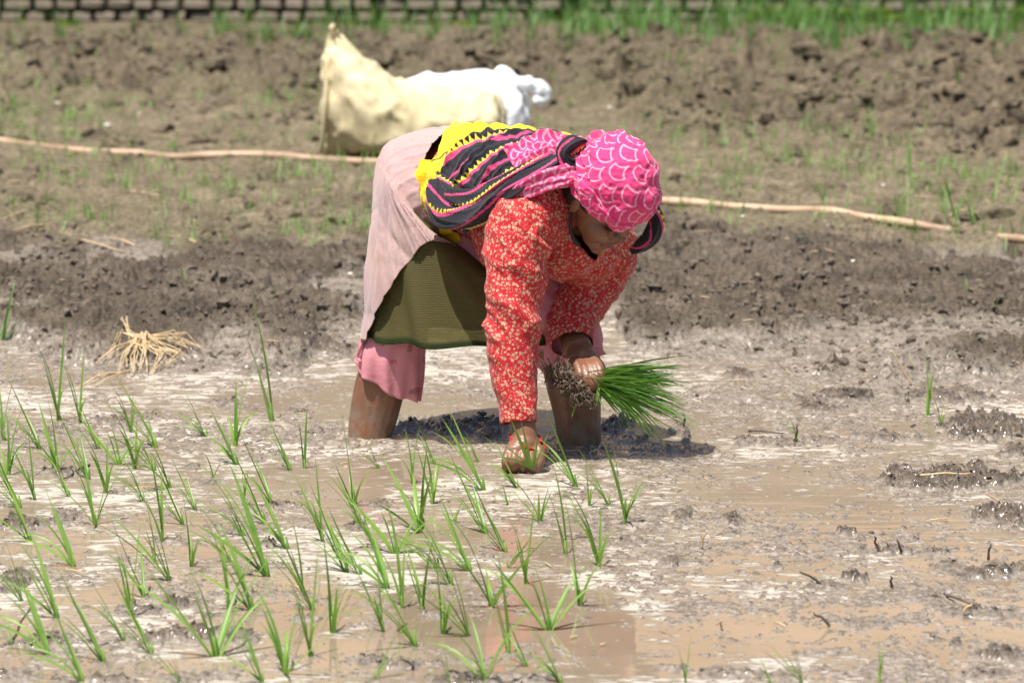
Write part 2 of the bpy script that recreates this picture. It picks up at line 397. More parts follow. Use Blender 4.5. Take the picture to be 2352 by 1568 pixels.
L(t, c, b.inputs['Base Color']); b.inputs['Roughness'].default_value = 0.7; b.inputs['Specular IOR Level'].default_value = 0.3
bump(t, b, noise_n(t, 50, 4, 0.6, v), 0.002)
simple('yellow_cotton', (0.78, 0.52, 0.010), (0.84, 0.60, 0.02), 18, 0.7, 0.003, 0.3)

# ================================================================== TERRAIN
def bnd(pts, z):
    """a zone boundary surveyed as sight lines -> (bearing, distance) table"""
    g = [G(u, v_, z) for u, v_ in pts]; return np.array([p.x/p.y for p in g]), np.array([p.y for p in g])
E_LOW = bnd([(-900, 800), (0, 792), (150, 838), (350, 862), (560, 876), (690, 862), (730, 800), (790, 765), (860, 735), (1000, 720), (1150, 690), (1300, 680), (1400, 690), (1450, 790), (1520, 832), (1700, 838), (2000, 845), (2200, 868), (2352, 905), (3200, 930)], 0.0)
E_TOP = bnd([(-900, 560), (0, 560), (150, 585), (350, 560), (420, 590), (520, 545), (700, 560), (830, 560), (1100, 560), (1380, 560), (1500, 500), (1650, 520), (1800, 560), (2000, 560), (2150, 600), (2352, 580), (3200, 580)], 0.05)
E_FAR = bnd([(-900, 215), (0, 190), (300, 225), (700, 245), (1000, 240), (1300, 225), (1500, 290), (1700, 330), (2000, 330), (2352, 350), (3200, 350)], 0.07)
LUMPS = [  # surveyed mud heaps standing out of the shallow water: u, v, half width, half height on the picture, rise
 (1500, 1022, 60, 9, .016), (1450, 1005, 40, 8, .022), (1590, 1030, 50, 8, .012), (2180, 1098, 150, 26, .040), (2310, 1185, 60, 22, .042), (2080, 1110, 60, 12, .02), (1560, 1183, 22, 10, .030), (1675, 1192, 50, 12, .026), (1580, 1165, 20, 6, .02), (1950, 1220, 22, 10, .032), (1978, 1228, 14, 6, .02),
 (2050, 1262, 60, 10, .026), (2150, 1260, 45, 9, .022), (1535, 1290, 22, 9, .03), (1785, 1298, 20, 8, .025), (1965, 1325, 22, 9, .03), (1900, 1340, 50, 9, .02), (2290, 1310, 80, 16, .028), (2190, 1300, 40, 12, .022), (2130, 1360, 70, 12, .016), (2260, 1400, 90, 16, .018),
 (2200, 1475, 22, 10, .03), (2300, 1500, 70, 16, .025), (1990, 1420, 120, 12, .014), (1900, 1490, 60, 10, .012), (1700, 1540, 120, 12, .02), (1560, 1530, 60, 8, .016), (2270, 980, 90, 28, .045), (2330, 1030, 40, 12, .03), (1950, 905, 60, 14, .032), (1880, 925, 90, 16, .022), (2150, 905, 110, 20, .024), (1700, 860, 34, 10, .03),
 (1560, 985, 24, 10, .022), (1575, 1003, 12, 7, .03), (1780, 1010, 120, 12, .018), (2040, 1000, 90, 10, .02), (1860, 1005, 50, 8, .022), (1540, 1160, 50, 8, .012), (1440, 1195, 45, 8, .014), (1470, 1240, 60, 9, .016),
 (1060, 975, 110, 16, .034), (960, 975, 60, 10, .03), (1415, 980, 38, 14, .045), (1130, 995, 40, 12, .038), (740, 780, 60, 16, .022), (620, 985, 40, 12, .014), (760, 800, 70, 14, .026),
 (880, 1152, 45, 9, .022), (815, 1205, 26, 8, .025), (650, 1160, 50, 10, .022), (612, 1247, 22, 10, .032), (590, 1215, 24, 7, .02), (420, 1240, 60, 10, .014), (330, 1395, 80, 12, .020), (400, 1382, 60, 12, .032), (440, 1455, 110, 16, .030), (560, 1460, 50, 12, .024), (100, 1470, 90, 12, .024), (40, 1330, 60, 20, .028), (60, 1200, 60, 14, .026), (150, 1180, 45, 12, .022),
 (130, 1080, 60, 10, .022), (160, 1200, 40, 7, .02), (120, 985, 60, 14, .020), (270, 965, 60, 10, .022), (340, 950, 80, 10, .018), (520, 925, 50, 9, .022), (480, 1100, 45, 8, .014), (440, 1068, 30, 8, .014), (730, 985, 45, 9, .018), (720, 1010, 60, 9, .015), (690, 945, 28, 9, .024),
 (855, 1510, 50, 10, .024), (940, 1520, 80, 12, .022), (1080, 1560, 100, 16, .022), (1200, 1548, 70, 9, .02), (1250, 1200, 30, 6, .016), (1300, 1130, 28, 6, .012), (990, 1410, 24, 6, .022), (1040, 1415, 30, 6, .014), (880, 1250, 50, 7, .010), (1010, 1340, 30, 6, .012), (700, 1420, 36, 10, .018), (1760, 1395, 60, 8, .008), (2250, 1545, 90, 12, .02), (30, 1545, 60, 14, .02), (250, 1560, 70, 10, .02), (500, 1545, 50, 8, .016)]
LW = []
for u, v_, ru, rv, rise in LUMPS:
    g = G(u, v_, 0.005); a = abs(G(u+ru, v_).x-g.x); bb = (G(u, v_-rv).y-G(u, v_+rv).y)/2
    LW.append((g.x, g.y, a, max(bb, a*0.35), rise))
def zones(x, y):
    be = x/y
    wob = 0.30*noise2(x*1.7, y*1.7, 5)+0.14*noise2(x*6, y*6, 6)+0.05*noise2(x*17, y*17, 7)
    bank = sst(-0.10, 0.42, y-np.interp(be, *E_LOW)+1.1*wob+0.05*noise2(x*40, y*30, 9))
    plat = sst(-0.15, 0.35, y-np.interp(be, *E_TOP)+1.0*wob)
    far = sst(-0.6, 0.8, y-np.interp(be, *E_FAR)+1.4*wob)
    return bank, plat, far
def height(x, y, full=False):
    x = np.atleast_1d(np.asarray(x, float)); y = np.atleast_1d(np.asarray(y, float))
    bank, plat, far = zones(x, y)
    lump = np.zeros_like(x); near = (y < 14.5) & (y > 5) & (abs(x) < 4)
    rag = 0.6*noise2(x*14, y*11, 31)+0.5*noise2(x*33, y*26, 32)
    for (lx, ly, a, b_, r) in LW:
        k = near & (abs(x-lx) < a*2.2) & (abs(y-ly) < b_*2.2)
        if k.any():
            d = np.sqrt(((x[k]-lx)/a)**2+((y[k]-ly)/b_)**2)
            e = np.clip((1.25-d+0.9*rag[k])*1.5, 0, 1); lump[k] = np.maximum(lump[k], r*e*e*(3-2*e))
    n1 = fbm(x*2.1, y*1.7, 1, 3); n2 = noise2(x*9, y*7, 2); n3 = noise2(x*24, y*19, 3); n4 = noise2(x*60, y*48, 4)
    n5 = noise2(x*140, y*95, 8)
    wx = x+0.035*noise2(x*8, y*7, 21); wy = y+0.05*noise2(x*8, y*7, 22)
    turb = np.abs(noise2(wx*6, wy*4.4, 23))+0.55*np.abs(noise2(wx*14, wy*10, 24))+0.34*np.abs(noise2(wx*31, wy*22, 25))+0.22*np.abs(noise2(wx*68, wy*45, 26))
    right = sst(-0.15, 1.0, x)
    pad = -0.0026+0.0022*right+0.0012*sst(9.6, 11.4, y)+0.0044*n1+0.0036*n2+0.0042*n3+0.0044*n4+0.0034*n5
    pad = np.where(pad > 0.002, 0.002+(pad-0.002)*0.7, pad)
    pit = sst(0.38, 0.62, noise2(wx*4.2, wy*3.0, 44)); pit2 = sst(0.35, 0.6, noise2(wx*11, wy*8, 46))
    crumb = 0.45+0.55*turb+0.55*n4+0.35*n5
    pad = np.maximum(pad, pad*0.2+lump*0.56*np.clip(crumb, 0.15, 1.6)-0.0015)
    # smooth wet slurry pans lie among the churned mud
    pan = sst(0.30, 0.65, fbm(x*1.6+5, y*1.1, 71, 2))
    bk = 0.036+0.014*n1+(1-0.8*pan)*(0.088*(0.55-turb*0.62)+0.0110*n4+0.0070*n5-0.060*pit-0.030*pit2)
    pl = 0.066+0.011*n1+0.011*n2+0.010*n3+0.0075*n4+0.0045*n5-0.034*pit2*sst(-0.3, 0.3, n1)-0.022*(turb-.5)*sst(-.3,.3,n1)
    W1 = worley2(wx*3.2, wy*2.4, 51)
    t2 = np.abs(noise2(wx*3.1, wy*2.3, 27))+0.5*np.abs(noise2(wx*7, wy*5, 28))+0.3*np.abs(noise2(wx*15, wy*11, 29))
    pits = sst(0.40, 0.62, noise2(wx*2.6, wy*1.8, 45))
    fr = 0.085+0.045*n1+0.190*(0.55-t2*0.7)+0.07*(0.55-W1)+0.012*n3+0.013*n4+0.007*n5-0.15*pits-0.05*pit2
    fr = fr*(1-0.9*sst(20.6, 21.8, y))+0.058*sst(20.6, 21.8, y)
    z = pad*(1-bank)+bk*bank; z = z*(1-plat)+pl*plat; z = z*(1-far)+fr*far
    damp = 1-sst(5.5, 9.0, abs(x))*0.8
    z = z*damp
    if full: return z, bank, plat, far, lump, n1, n2, pan
    return z
def gz(x, y): return float(height(x, y)[0])
def ground(u, v_, off=0.0):
    z = 0.03
    for _ in range(8):
        p = G(u, v_, z); z = 0.5*z+0.5*max(0, gz(p.x, p.y))
    return Vector((p.x, p.y, max(0, gz(p.x, p.y))+off))

yy = [-60, -20, -5, 1, 4, 6, 7, 7.6]
y = 8.0
while y < 23.2: yy.append(y); y += 0.0090*(y/8)**1.05 if y < 20.5 else 0.04
while y < 900: yy.append(y); y += max(0.3, (y-22.5)*0.35)
yy = np.array(yy)
tx = np.linspace(-1, 1, 880)
side = np.array([1.06, 1.13, 1.22, 1.35, 1.55, 1.9, 2.5, 4, 8, 20, 60])
tx = np.concatenate([-side[::-1], tx, side])
hw = np.clip(yy, 8, 23)*0.128+0.22
X = tx[None, :]*hw[:, None]; Y = np.repeat(yy[:, None], len(tx), 1)
xs, ys = X.ravel(), Y.ravel()
z, bank, plat, far, lump, n1, n2, pan = height(xs, ys, True)
me = pmesh('field', np.stack([xs, ys, z], 1), gridfaces(len(yy), len(tx)))
fattr(me, np.clip(sst(0, 1, plat)*(0.85+0.3*n2)*(1-far)+far*0.55, 0, 1), 'dryness')
wetv = (1-bank)*(1-0.92*np.clip((z-0.004)/0.010, 0, 1)*sst(0.002, 0.008, lump))+bank*(1-plat)*(0.10+0.55*pan+0.15*sst(0, 0.5, n1))
fattr(me, np.clip(wetv, 0, 1), 'wetness'); fattr(me, np.clip((1-bank)*1.0+bank*(1-plat)*(.12+.5*pan+.4*sst(.9, 0, bank)), 0, 1), 'gloss')
link('ground', me, M['soil'], label='ploughed muddy field of wet and drier soil', kind='structure')
OPEN = [(1180, 1430, 330, 120, 1.0), (1800, 1425, 330, 60, .9), (1950, 1190, 330, 55, .8), (690, 1400, 150, 55, .9), (1700, 1290, 250, 40, .6), (1500, 1530, 200, 30, .7), (420, 1200, 150, 25, .4), (850, 1500, 160, 35, .5)]
gx = np.concatenate([[-40, -8], np.linspace(-2.2, 2.2, 221), [8, 40]]); gy = np.concatenate([[2, 6], np.linspace(7.6, 14.2, 331)])
GX, GY = np.meshgrid(gx, gy); op = np.zeros(GX.shape)
for u, v_, ru, rv, st_ in OPEN:
    g = G(u, v_); a = abs(G(u+ru, v_).x-g.x); bb = (G(u, v_-rv).y-G(u, v_+rv).y)/2
    dd = np.sqrt(((GX-g.x)/a)**2+((GY-g.y)/bb)**2)+.35*noise2(GX*3, GY*2.5, 91)+.2*noise2(GX*9, GY*8, 92); op = np.maximum(op, st_*sst(1.15, .75, dd))
wme = pmesh('water', np.stack([GX.ravel(), GY.ravel(), GX.ravel()*0], 1), gridfaces(len(gy), len(gx)), False); fattr(wme, op.ravel(), 'open')
link('water', wme, M['water'], label='shallow muddy water over the paddy', kind='structure')

# ------------------------------------------------------------------ loose clods (uncountable)
rng = np.random.default_rng(11)
ib = bmesh.new(); bmesh.ops.create_icosphere(ib, subdivisions=2, radius=1.0)
IV = np.array([v_.co[:] for v_ in ib.verts]); IF = np.array([[q.index for q in f.verts] for f in ib.faces]); ib.free()
ib = bmesh.new(); bmesh.ops.create_icosphere(ib, subdivisions=1, radius=1.0)
JV = np.array([v_.co[:] for v_ in ib.verts]); JF = np.array([[q.index for q in f.verts] for f in ib.faces]); ib.free()
def scatter(name, n, xr, yr, dens, smin, smax, seed, IVv, IFf, mat_, wet_, dry_, **k):
    r = np.random.default_rng(seed)
    x = r.uniform(-1, 1, n*3); y = r.uniform(yr[0], yr[1], n*3); x = x*(y*0.128+0.1)
    keep = r.uniform(0, 1, n*3) < dens(x, y); x, y = x[keep][:n], y[keep][:n]; n = len(x)
    s = smin*(smax/smin)**(r.uniform(0, 1, n)**2.0); zz = height(x, y)
    vs = np.repeat(IVv[None], n, 0)*s[:, None, None]*r.uniform(0.6, 1.3, (n, 1, 3))
    off = r.uniform(0, 90, (n, 1, 3)); flat = (IVv[None]*1.6+off).reshape(-1, 3)
    d = 1+0.38*val3(flat, seed).reshape(n, -1)+0.25*val3(flat*2.7, seed+1).reshape(n, -1)
    vs = vs*d[:, :, None]
    for q in range(7):
        nn_ = r.normal(size=(n, 1, 3)); nn_ /= np.linalg.norm(nn_, axis=2)[:, :, None]; dd = (vs*nn_).sum(2); lim = s[:, None]*r.uniform(.35, .8, (n, 1))
        vs = vs-nn_*np.maximum(dd-lim, 0)[:, :, None]*0.9
    a = r.uniform(0, 6.28, n); ca, sa = np.cos(a), np.sin(a)
    vx = vs[:, :, 0]*ca[:, None]-vs[:, :, 1]*sa[:, None]; vy = vs[:, :, 0]*sa[:, None]+vs[:, :, 1]*ca[:, None]
    vs = np.stack([vx+x[:, None], vy+y[:, None], vs[:, :, 2]*0.8+(zz-s*0.05)[:, None]], -1).reshape(-1, 3)
    fs = (IFf[None]+np.arange(n)[:, None, None]*len(IVv)).reshape(-1, 3)
    me = pmesh(name, vs, fs, False)
    w = np.repeat(np.broadcast_to(wet_(x, y), (n,)), len(IVv)); fattr(me, w, 'wetness'); fattr(me, np.clip(w*3.5, 0, 1), 'gloss'); fattr(me, np.repeat(np.broadcast_to(dry_(x, y), (n,)), len(IVv)), 'dryness')
    return link(name, me, mat_, kind='stuff', **k)
def dens_bank(x, y):
    b_, p_, f_ = zones(x, y); return b_*(1-p_)*(0.25+0.75*sst(-0.3, 0.4, noise2(x*2, y*2, 61)))
def dens_far(x, y):
    b_, p_, f_ = zones(x, y); return (f_*(0.3+0.7*sst(-0.4, 0.3, noise2(x*1.5, y*1.2, 62)))+0.16*p_*sst(-.2, .3, noise2(x*1.9, y*1.5, 63)))*(1-sst(21, 21.8, y))
def dens_pad(x, y):
    b_, p_, f_ = zones(x, y); h = height(x, y); return (1-b_)*(0.03*sst(0.0, 0.003, h)+sst(0.004, 0.016, h))
scatter('mud_clods', 9000, None, (11.4, 15.2), dens_bank, 0.004, 0.024, 3, JV, JF, M['soil'], lambda x, y: 0.12, lambda x, y: 0.1, label='loose dark mud clods on the churned bank')
scatter('soil_clods', 8500, None, (13.8, 21.9), dens_far, 0.006, 0.058, 4, IV, IF, M['soil'], lambda x, y: 0.0, lambda x, y: 0.55, label='loose dry soil clods on the far ploughed strip')
scatter('mud_crumbs', 12000, None, (8.0, 12.4), dens_pad, 0.002, 0.012, 5, JV, JF, M['soil'], lambda x, y: 0.25, lambda x, y: 0.0, label='small wet mud crumbs on the heaps in the water')

def dens_bead(x, y):  # tiny smooth spheres added over the wet mud to give sun glints
    b_, p_, f_ = zones(x, y); h = height(x, y); return (1-b_)*(0.10+0.9*sst(-0.003, 0.004, h))*(.25+.75*sst(-.2, .4, noise2(x*3, y*2, 66)))
o = scatter('glint_beads', 9000, None, (8.0, 12.8), dens_bead, 0.0016, 0.0042, 6, JV, JF, M['soil'], lambda x, y: 1.0, lambda x, y: 0.0, label='small glossy beads added on the wet mud for sun glints')
o.data.polygons.foreach_set('use_smooth', np.ones(len(o.data.polygons), bool))

# ================================================================== WALL and HOUSE beyond the field
WY = 22.6
wall = empty('brick_wall', (0, WY, 0), label='low old brick wall running along the far edge of the field', cat='wall')
def box(x0, x1, y0, y1, z0, z1):
    v_ = [(x, y, z) for z in (z0, z1) for x, y in ((x0, y0), (x1, y0), (x1, y1), (x0, y1))]
    return np.array(v_), [(0, 3, 2, 1), (4, 5, 6, 7), (0, 1, 5, 4), (1, 2, 6, 5), (2, 3, 7, 6), (3, 0, 4, 7)]
v_, f_ = box(-14, 14, 0.03, 0.34, -0.1, 1.15); link('wall_core', pmesh('core', v_, f_, False), M['mortar'], wall)
def brickmesh(seed, L_, Hh):
    bm = bmesh.new(); bmesh.ops.create_cube(bm, size=1.0)
    bmesh.ops.scale(bm, vec=(L_, 0.10, Hh), verts=bm.verts)
    bmesh.ops.bevel(bm, geom=bm.edges[:], offset=0.010, segments=1, affect='EDGES')
    r = random.Random(seed)
    for w in bm.verts: w.co += Vector((r.uniform(-.004, .004), r.uniform(-.004, .004), r.uniform(-.003, .003)))
    me = bpy.data.meshes.new('brick'); bm.to_mesh(me); bm.free(); me.materials.append(M['brick']); return me
kinds = [(l, brickmesh(i, l-0.016, 0.045)) for i, l in enumerate((0.105, 0.118, 0.13, 0.11, 0.15, 0.124))]
rr = random.Random(5); nb = 0
for cidx in range(4):
    x = -4.3+rr.uniform(0, .1); zc = 0.030+0.062*cidx
    while x < 4.3 and nb < 296:
        l, bmk = rr.choice(kinds)
        if rr.random() > 0.03:
            o = link('brick', bmk, None, wall, (x+l/2, rr.uniform(-0.018, 0.012), zc+rr.uniform(-.002, .002)-0.004*math.sin(x*0.9)))
            o.rotation_euler = (rr.uniform(-.04, .04), rr.uniform(-.03, .03), rr.uniform(-.05, .05)); nb += 1
        x += l+rr.uniform(0, 0.006)
# moss cushions along the foot of the wall
pts = []
for i in range(520):
    x = rr.uniform(-4.6, 4.6)
    if x < 0.2 and rr.random() < 0.75: continue
    zc = rr.choice([0.03, 0.055, 0.085, 0.12]) if x > 1.2 else rr.choice([0.02, 0.05])
    s = rr.uniform(0.02, 0.06); a, f_ = blob((x, -0.04+rr.uniform(-.02, .0), zc), (s*1.6, 0, 0), (0, 0.02, 0), (0, 0, s*0.5), 8, 6)
    a = a*(1+0.0)+0.010*np.stack([val3(a*40, 1), val3(a*40, 2), val3(a*40, 3)], 1); pts.append((a, f_))
v_, f_ = join(pts); link('moss', pmesh('moss', v_, f_), M['moss'], wall, kind='stuff')

house = empty('plastered_house', (0, 30, 0), label='two-tone house beyond the wall whose peach upper storey mirrors in the paddy water', cat='house')
v_, f_ = box(-10, 10, 0, 8, -0.1, 3.95); link('lower_wall', pmesh('lower_wall', v_, f_, False), M['brown_plaster'], house)
v_, f_ = box(-9.99, 9.99, 0.01, 8, 3.951, 8.0); link('upper_wall', pmesh('upper_wall', v_, f_, False), M['peach_plaster'], house)
v_, f_ = box(-10.3, 10.3, -0.4, 8.3, 8.002, 8.2); link('roof', pmesh('roof', v_, f_, False), M['concrete'], house)
for x in (-7.0, -3.6, 0.0, 3.6, 7.0):
    for z0 in (1.0, 5.9):
        v_, f_ = box(x-.6, x+.6, -0.05, 0.02, z0, z0+1.1); w = link('window', pmesh('window', v_, f_, False), M['window_frame'], house)
        v_, f_ = box(x-.52, x-.03, -0.056, 0, z0+.07, z0+1.03); link('pane', pmesh('pane', v_, f_, False), M['window_glass'], w)
        v_, f_ = box(x+.03, x+.52, -0.056, 0, z0+.07, z0+1.03); link('pane', pmesh('pane', v_, f_, False), M['window_glass'], w)

# ================================================================== GRASS and LEAVES
def blade(p0, az, length, w, tilt, curl, n=7, twist=0.0, fold=0.25):
    """a tapering, arching grass blade; returns (verts, faces)"""
    p = np.array(p0, float); vs = []; dh = np.array([math.cos(az), math.sin(az), 0]); sd = np.array([-math.sin(az), math.cos(az), 0])
    th = tilt; st = length/n
    for i in range(n+1):
        s = i/n; ww = w*(0.55+0.45*min(1, s*4))*max(0.02, (1-s**2.2))
        d = dh*math.sin(th)+np.array([0, 0, math.cos(th)])
        a = sd*math.cos(twist*s)+np.cross(d, sd)*math.sin(twist*s); nn = np.cross(d, a)
        vs += [p-a*ww/2+nn*ww*fold, p, p+a*ww/2+nn*ww*fold]
        th += curl/n*(0.4+1.2*s); p = p+d*st
    F = []
    for i in range(n):
        for k in (0, 1): F.append((i*3+k, i*3+k+1, i*3+k+4, i*3+k+3))
    return np.array(vs), F
LEFT = math.pi
def leafset(style, seed):
    r = random.Random(seed); out = []
    n = {'lean': r.choice([4, 5, 5, 6]), 'fan': r.choice([6, 7, 8]), 'thin': 3, 'up': r.choice([4, 5]), 'right': 4, 'small': 4}[style]
    for i in range(n):
        if style == 'lean': az = LEFT+r.gauss(0, .4); tilt = r.uniform(.30, .85); ln = r.uniform(.6, 1.15); curl = r.uniform(-.1, .9)
        elif style == 'fan': az = r.uniform(0, 6.28); tilt = r.uniform(.15, .8); ln = r.uniform(.55, 1.05); curl = r.uniform(0, .9)
        elif style == 'thin': az = r.uniform(0, 6.28); tilt = r.uniform(.05, .3); ln = r.uniform(.6, 1.1); curl = r.uniform(0, .3)
        elif style == 'up': az = r.uniform(0, 6.28); tilt = r.uniform(.05, .40); ln = r.uniform(.5, 1.05); curl = r.uniform(0, .8)
        elif style == 'right': az = r.gauss(0, .4); tilt = r.uniform(.3, .9); ln = r.uniform(.6, 1.1); curl = r.uniform(0, .3)
        else: az = r.uniform(0, 6.28); tilt = r.uniform(.3, 1.1); ln = r.uniform(.5, 1.0); curl = r.uniform(.2, .8)
        if i > 0 and r.random() < .16: curl += r.uniform(1.0, 1.8)
        if i == 0: ln = 1.12; tilt *= .55
        if style != 'lean' and r.random() < .35: az = LEFT+r.gauss(0, .4)
        b0 = (r.uniform(-.02, .02), r.uniform(-.02, .02), -0.03)
        out.append(blade(b0, az, ln, r.uniform(.034, .060), tilt, curl, 9, r.uniform(-1.4, 1.4)))
    return out
protos = {}
for st in ('lean', 'fan', 'thin', 'up', 'right', 'small'):
    protos[st] = []
    for k in range(10 if st in ('lean', 'up', 'fan') else 5):
        ms = []
        for q, (v_, f_) in enumerate(leafset(st, 100*len(st)+k*7+ord(st[0]))):
            ms.append(pmesh('leaf', v_, f_))
        protos[st].append(ms)
stem_v, stem_f = tube([(0, 0, -.12), (0.004, 0, 0.02), (-0.012, 0, .16)], [.020, .020, .010], 7)
stem_me = pmesh('stem', stem_v, stem_f)
def plant(name, u, v_, hpx, style, lab, group, mt, cat='seedling', k=None, rz=None, wide=1.0):
    g = ground(u, v_); sc_ = FPX/g.y; h = hpx/sc_*1.30
    r = random.Random(int(u*7+v_*13))
    o = link(name, stem_me if mt is M['rice_leaf'] else stem_me2, None, None, (g.x, g.y, max(g.z-0.002, -0.002)), label=lab, cat=cat, group=group)
    o.scale = (h*wide, h*wide, h); o.rotation_euler = (0, 0, r.uniform(-.35, .35) if rz is None else rz)
    for lm in (protos[style][(k if k is not None else r.randrange(99)) % len(protos[style])]):
        if mt is not M['rice_leaf']: lm = weedcopy(lm)
        elif len(lm.materials) == 0: lm.materials.append(mt)
        l = bpy.data.objects.new('leaf', lm); COL.objects.link(l); l.parent = o
    return o
stem_me.materials.append(M['rice_leaf']); stem_me2 = stem_me.copy(); stem_me2.materials.clear(); stem_me2.materials.append(M['weed_leaf'])
_wc = {}
def weedcopy(lm):
    if lm.name not in _wc:
        c_ = lm.copy(); c_.materials.clear(); c_.materials.append(M['weed_leaf']); _wc[lm.name] = c_
    return _wc[lm.name]

SEED = [(136,965,170,'up'),(185,972,135,'up'),(300,992,95,'up'),(358,1028,150,'lean'),(356,1080,130,'lean'),(475,1001,110,'lean'),(541,1023,130,'up'),(545,1067,125,'lean'),(624,965,205,'thin'),(700,1075,110,'thin'),(668,1080,100,'lean'),(490,1096,50,'small'),
 (46,1165,150,'lean'),(80,1148,125,'up'),(132,1072,140,'fan'),(219,1204,150,'fan'),(243,1130,125,'up'),(273,1067,120,'fan'),(419,1204,135,'lean'),(607,1201,145,'lean'),(621,1157,135,'lean'),(741,1243,150,'up'),(797,1313,170,'lean'),(70,1243,130,'lean'),(132,1418,165,'lean'),(49,1379,120,'lean'),
 (27,1479,85,'small'),(239,1518,170,'lean'),(302,1413,170,'up'),(285,1469,135,'lean'),(373,1240,150,'thin'),(387,1330,160,'lean'),(356,1288,100,'thin'),(495,1506,240,'fan'),(524,1396,180,'up'),(529,1290,125,'lean'),(614,1323,215,'lean'),(695,1360,130,'thin'),(765,1452,200,'up'),(714,1506,180,'up'),(656,1545,165,'fan'),(190,1564,150,'lean'),(414,1566,90,'lean'),(604,1566,130,'lean'),
 (812,1159,150,'up'),(826,1196,110,'lean'),(909,1270,155,'fan'),(964,1223,180,'fan'),(992,1157,130,'up'),(1045,1197,80,'small'),(1111,1125,160,'lean'),(1117,1225,150,'lean'),(1162,1267,130,'lean'),(1166,1157,60,'small'),(1241,1193,115,'fan'),(1322,1116,150,'lean'),(1354,1160,90,'up'),(1358,1235,110,'lean'),(1300,1270,155,'thin'),(1375,1300,155,'up'),(1434,1202,150,'up'),(1330,1388,180,'up'),
 (1166,1303,100,'right'),(1128,1391,190,'fan'),(1260,1446,190,'fan'),(1168,1499,180,'thin'),(1111,1563,165,'fan'),(1037,1342,175,'lean'),(1018,1454,175,'up'),(1007,1304,130,'lean'),(924,1395,150,'thin'),(954,1482,190,'lean'),(828,1318,130,'lean'),(860,1554,95,'right'),(1030,1567,65,'thin'),(1290,1567,130,'lean'),(1576,1567,85,'up'),(1842,1567,100,'lean'),(1772,1567,55,'lean'),(2020,1567,90,'thin'),(2084,1567,35,'thin'),
 (10,1010,120,'up'),(20,1090,120,'up'),(228,1030,95,'lean'),(160,1140,90,'lean'),(450,1170,100,'lean'),(560,1160,90,'thin'),(2131,953,115,'thin'),(2160,975,60,'small'),(1831,1010,55,'small'),(1000,1065,70,'lean'),(1100,1060,60,'lean'),(870,1075,70,'lean'),(1420,1110,70,'thin'),(330,1150,110,'lean')]
SEED += [(90,1030,140,'lean'),(205,1100,130,'lean'),(310,1075,120,'up'),(390,1120,140,'lean'),(170,1300,140,'lean'),(330,1370,150,'lean'),(440,1300,140,'up'),(560,1230,130,'lean'),(660,1260,150,'lean'),(580,1400,170,'lean'),(720,1400,150,'lean'),(860,1250,130,'lean'),(890,1350,150,'lean'),(970,1400,150,'up'),(1080,1310,150,'lean'),(1210,1340,150,'up'),(1075,1460,150,'lean'),(1210,1530,110,'lean'),(880,1450,140,'up'),(1400,1160,120,'lean'),(1190,1120,110,'lean'),(950,1110,110,'up'),(110,1500,160,'lean'),(350,1500,150,'lean')]
rows = [(0, 1045, 'the farthest row beside the planter'), (1045, 1110, 'the row level with the planting hand'), (1110, 1180, 'first row in front of the planting hand'), (1180, 1255, 'second row before the planting hand'), (1255, 1345, 'middle rows'), (1345, 1440, 'third row from the bottom'), (1440, 1530, 'second row from the bottom'), (1530, 1700, 'row cut by the bottom edge')]
ORD = ['leftmost', 'second from left', 'third from left', 'fourth from left', 'fifth from left', 'sixth from left', 'seventh from left', 'eighth from left', 'ninth from left', 'tenth from left', 'eleventh from left', 'twelfth from left', 'thirteenth from left', 'fourteenth from left', 'fifteenth from left', 'sixteenth from left', 'seventeenth from left', 'eighteenth from left', 'nineteenth from left', 'twentieth from left', 'twenty-first from left', 'twenty-second from left', 'twenty-third from left', 'twenty-fourth from left', 'twenty-fifth from left', 'twenty-sixth from left']
look = {'lean': 'left-leaning', 'fan': 'spreading', 'thin': 'sparse upright', 'up': 'upright', 'right': 'right-leaning', 'small': 'small'}
for lo, hi, phrase in rows:
    rowp = sorted([s for s in SEED if lo <= s[1] < hi and s[0] < 1500], key=lambda s: s[0])
    for i, s in enumerate(rowp):
        lab = '%s rice seedling, %s in %s' % (look[s[3]], ORD[min(i, 25)], phrase)
        plant('rice_seedling', s[0], s[1], s[2], s[3], lab, 'rice seedlings planted in the paddy', M['rice_leaf'])
RIGHTS = {1576: 'rice seedling with upright blades at the bottom edge, right of the reflection', 1842: 'arching rice seedling rising from the bottom edge right of centre', 1772: 'small rice shoot at the bottom edge just left of the arching one',
          2020: 'sparse rice seedling at the bottom edge towards the right', 2084: 'shortest rice shoot, rightmost at the bottom edge', 2131: 'tall thin lone rice stalk standing on the right side of the paddy', 2160: 'small rice shoot just right of the tall thin stalk', 1831: 'small bent rice shoot alone right of the held bundle'}
for s in SEED:
    if s[0] > 1500: plant('rice_seedling', s[0], s[1], s[2], s[3], RIGHTS[s[0]], 'rice seedlings planted in the paddy', M['rice_leaf'])

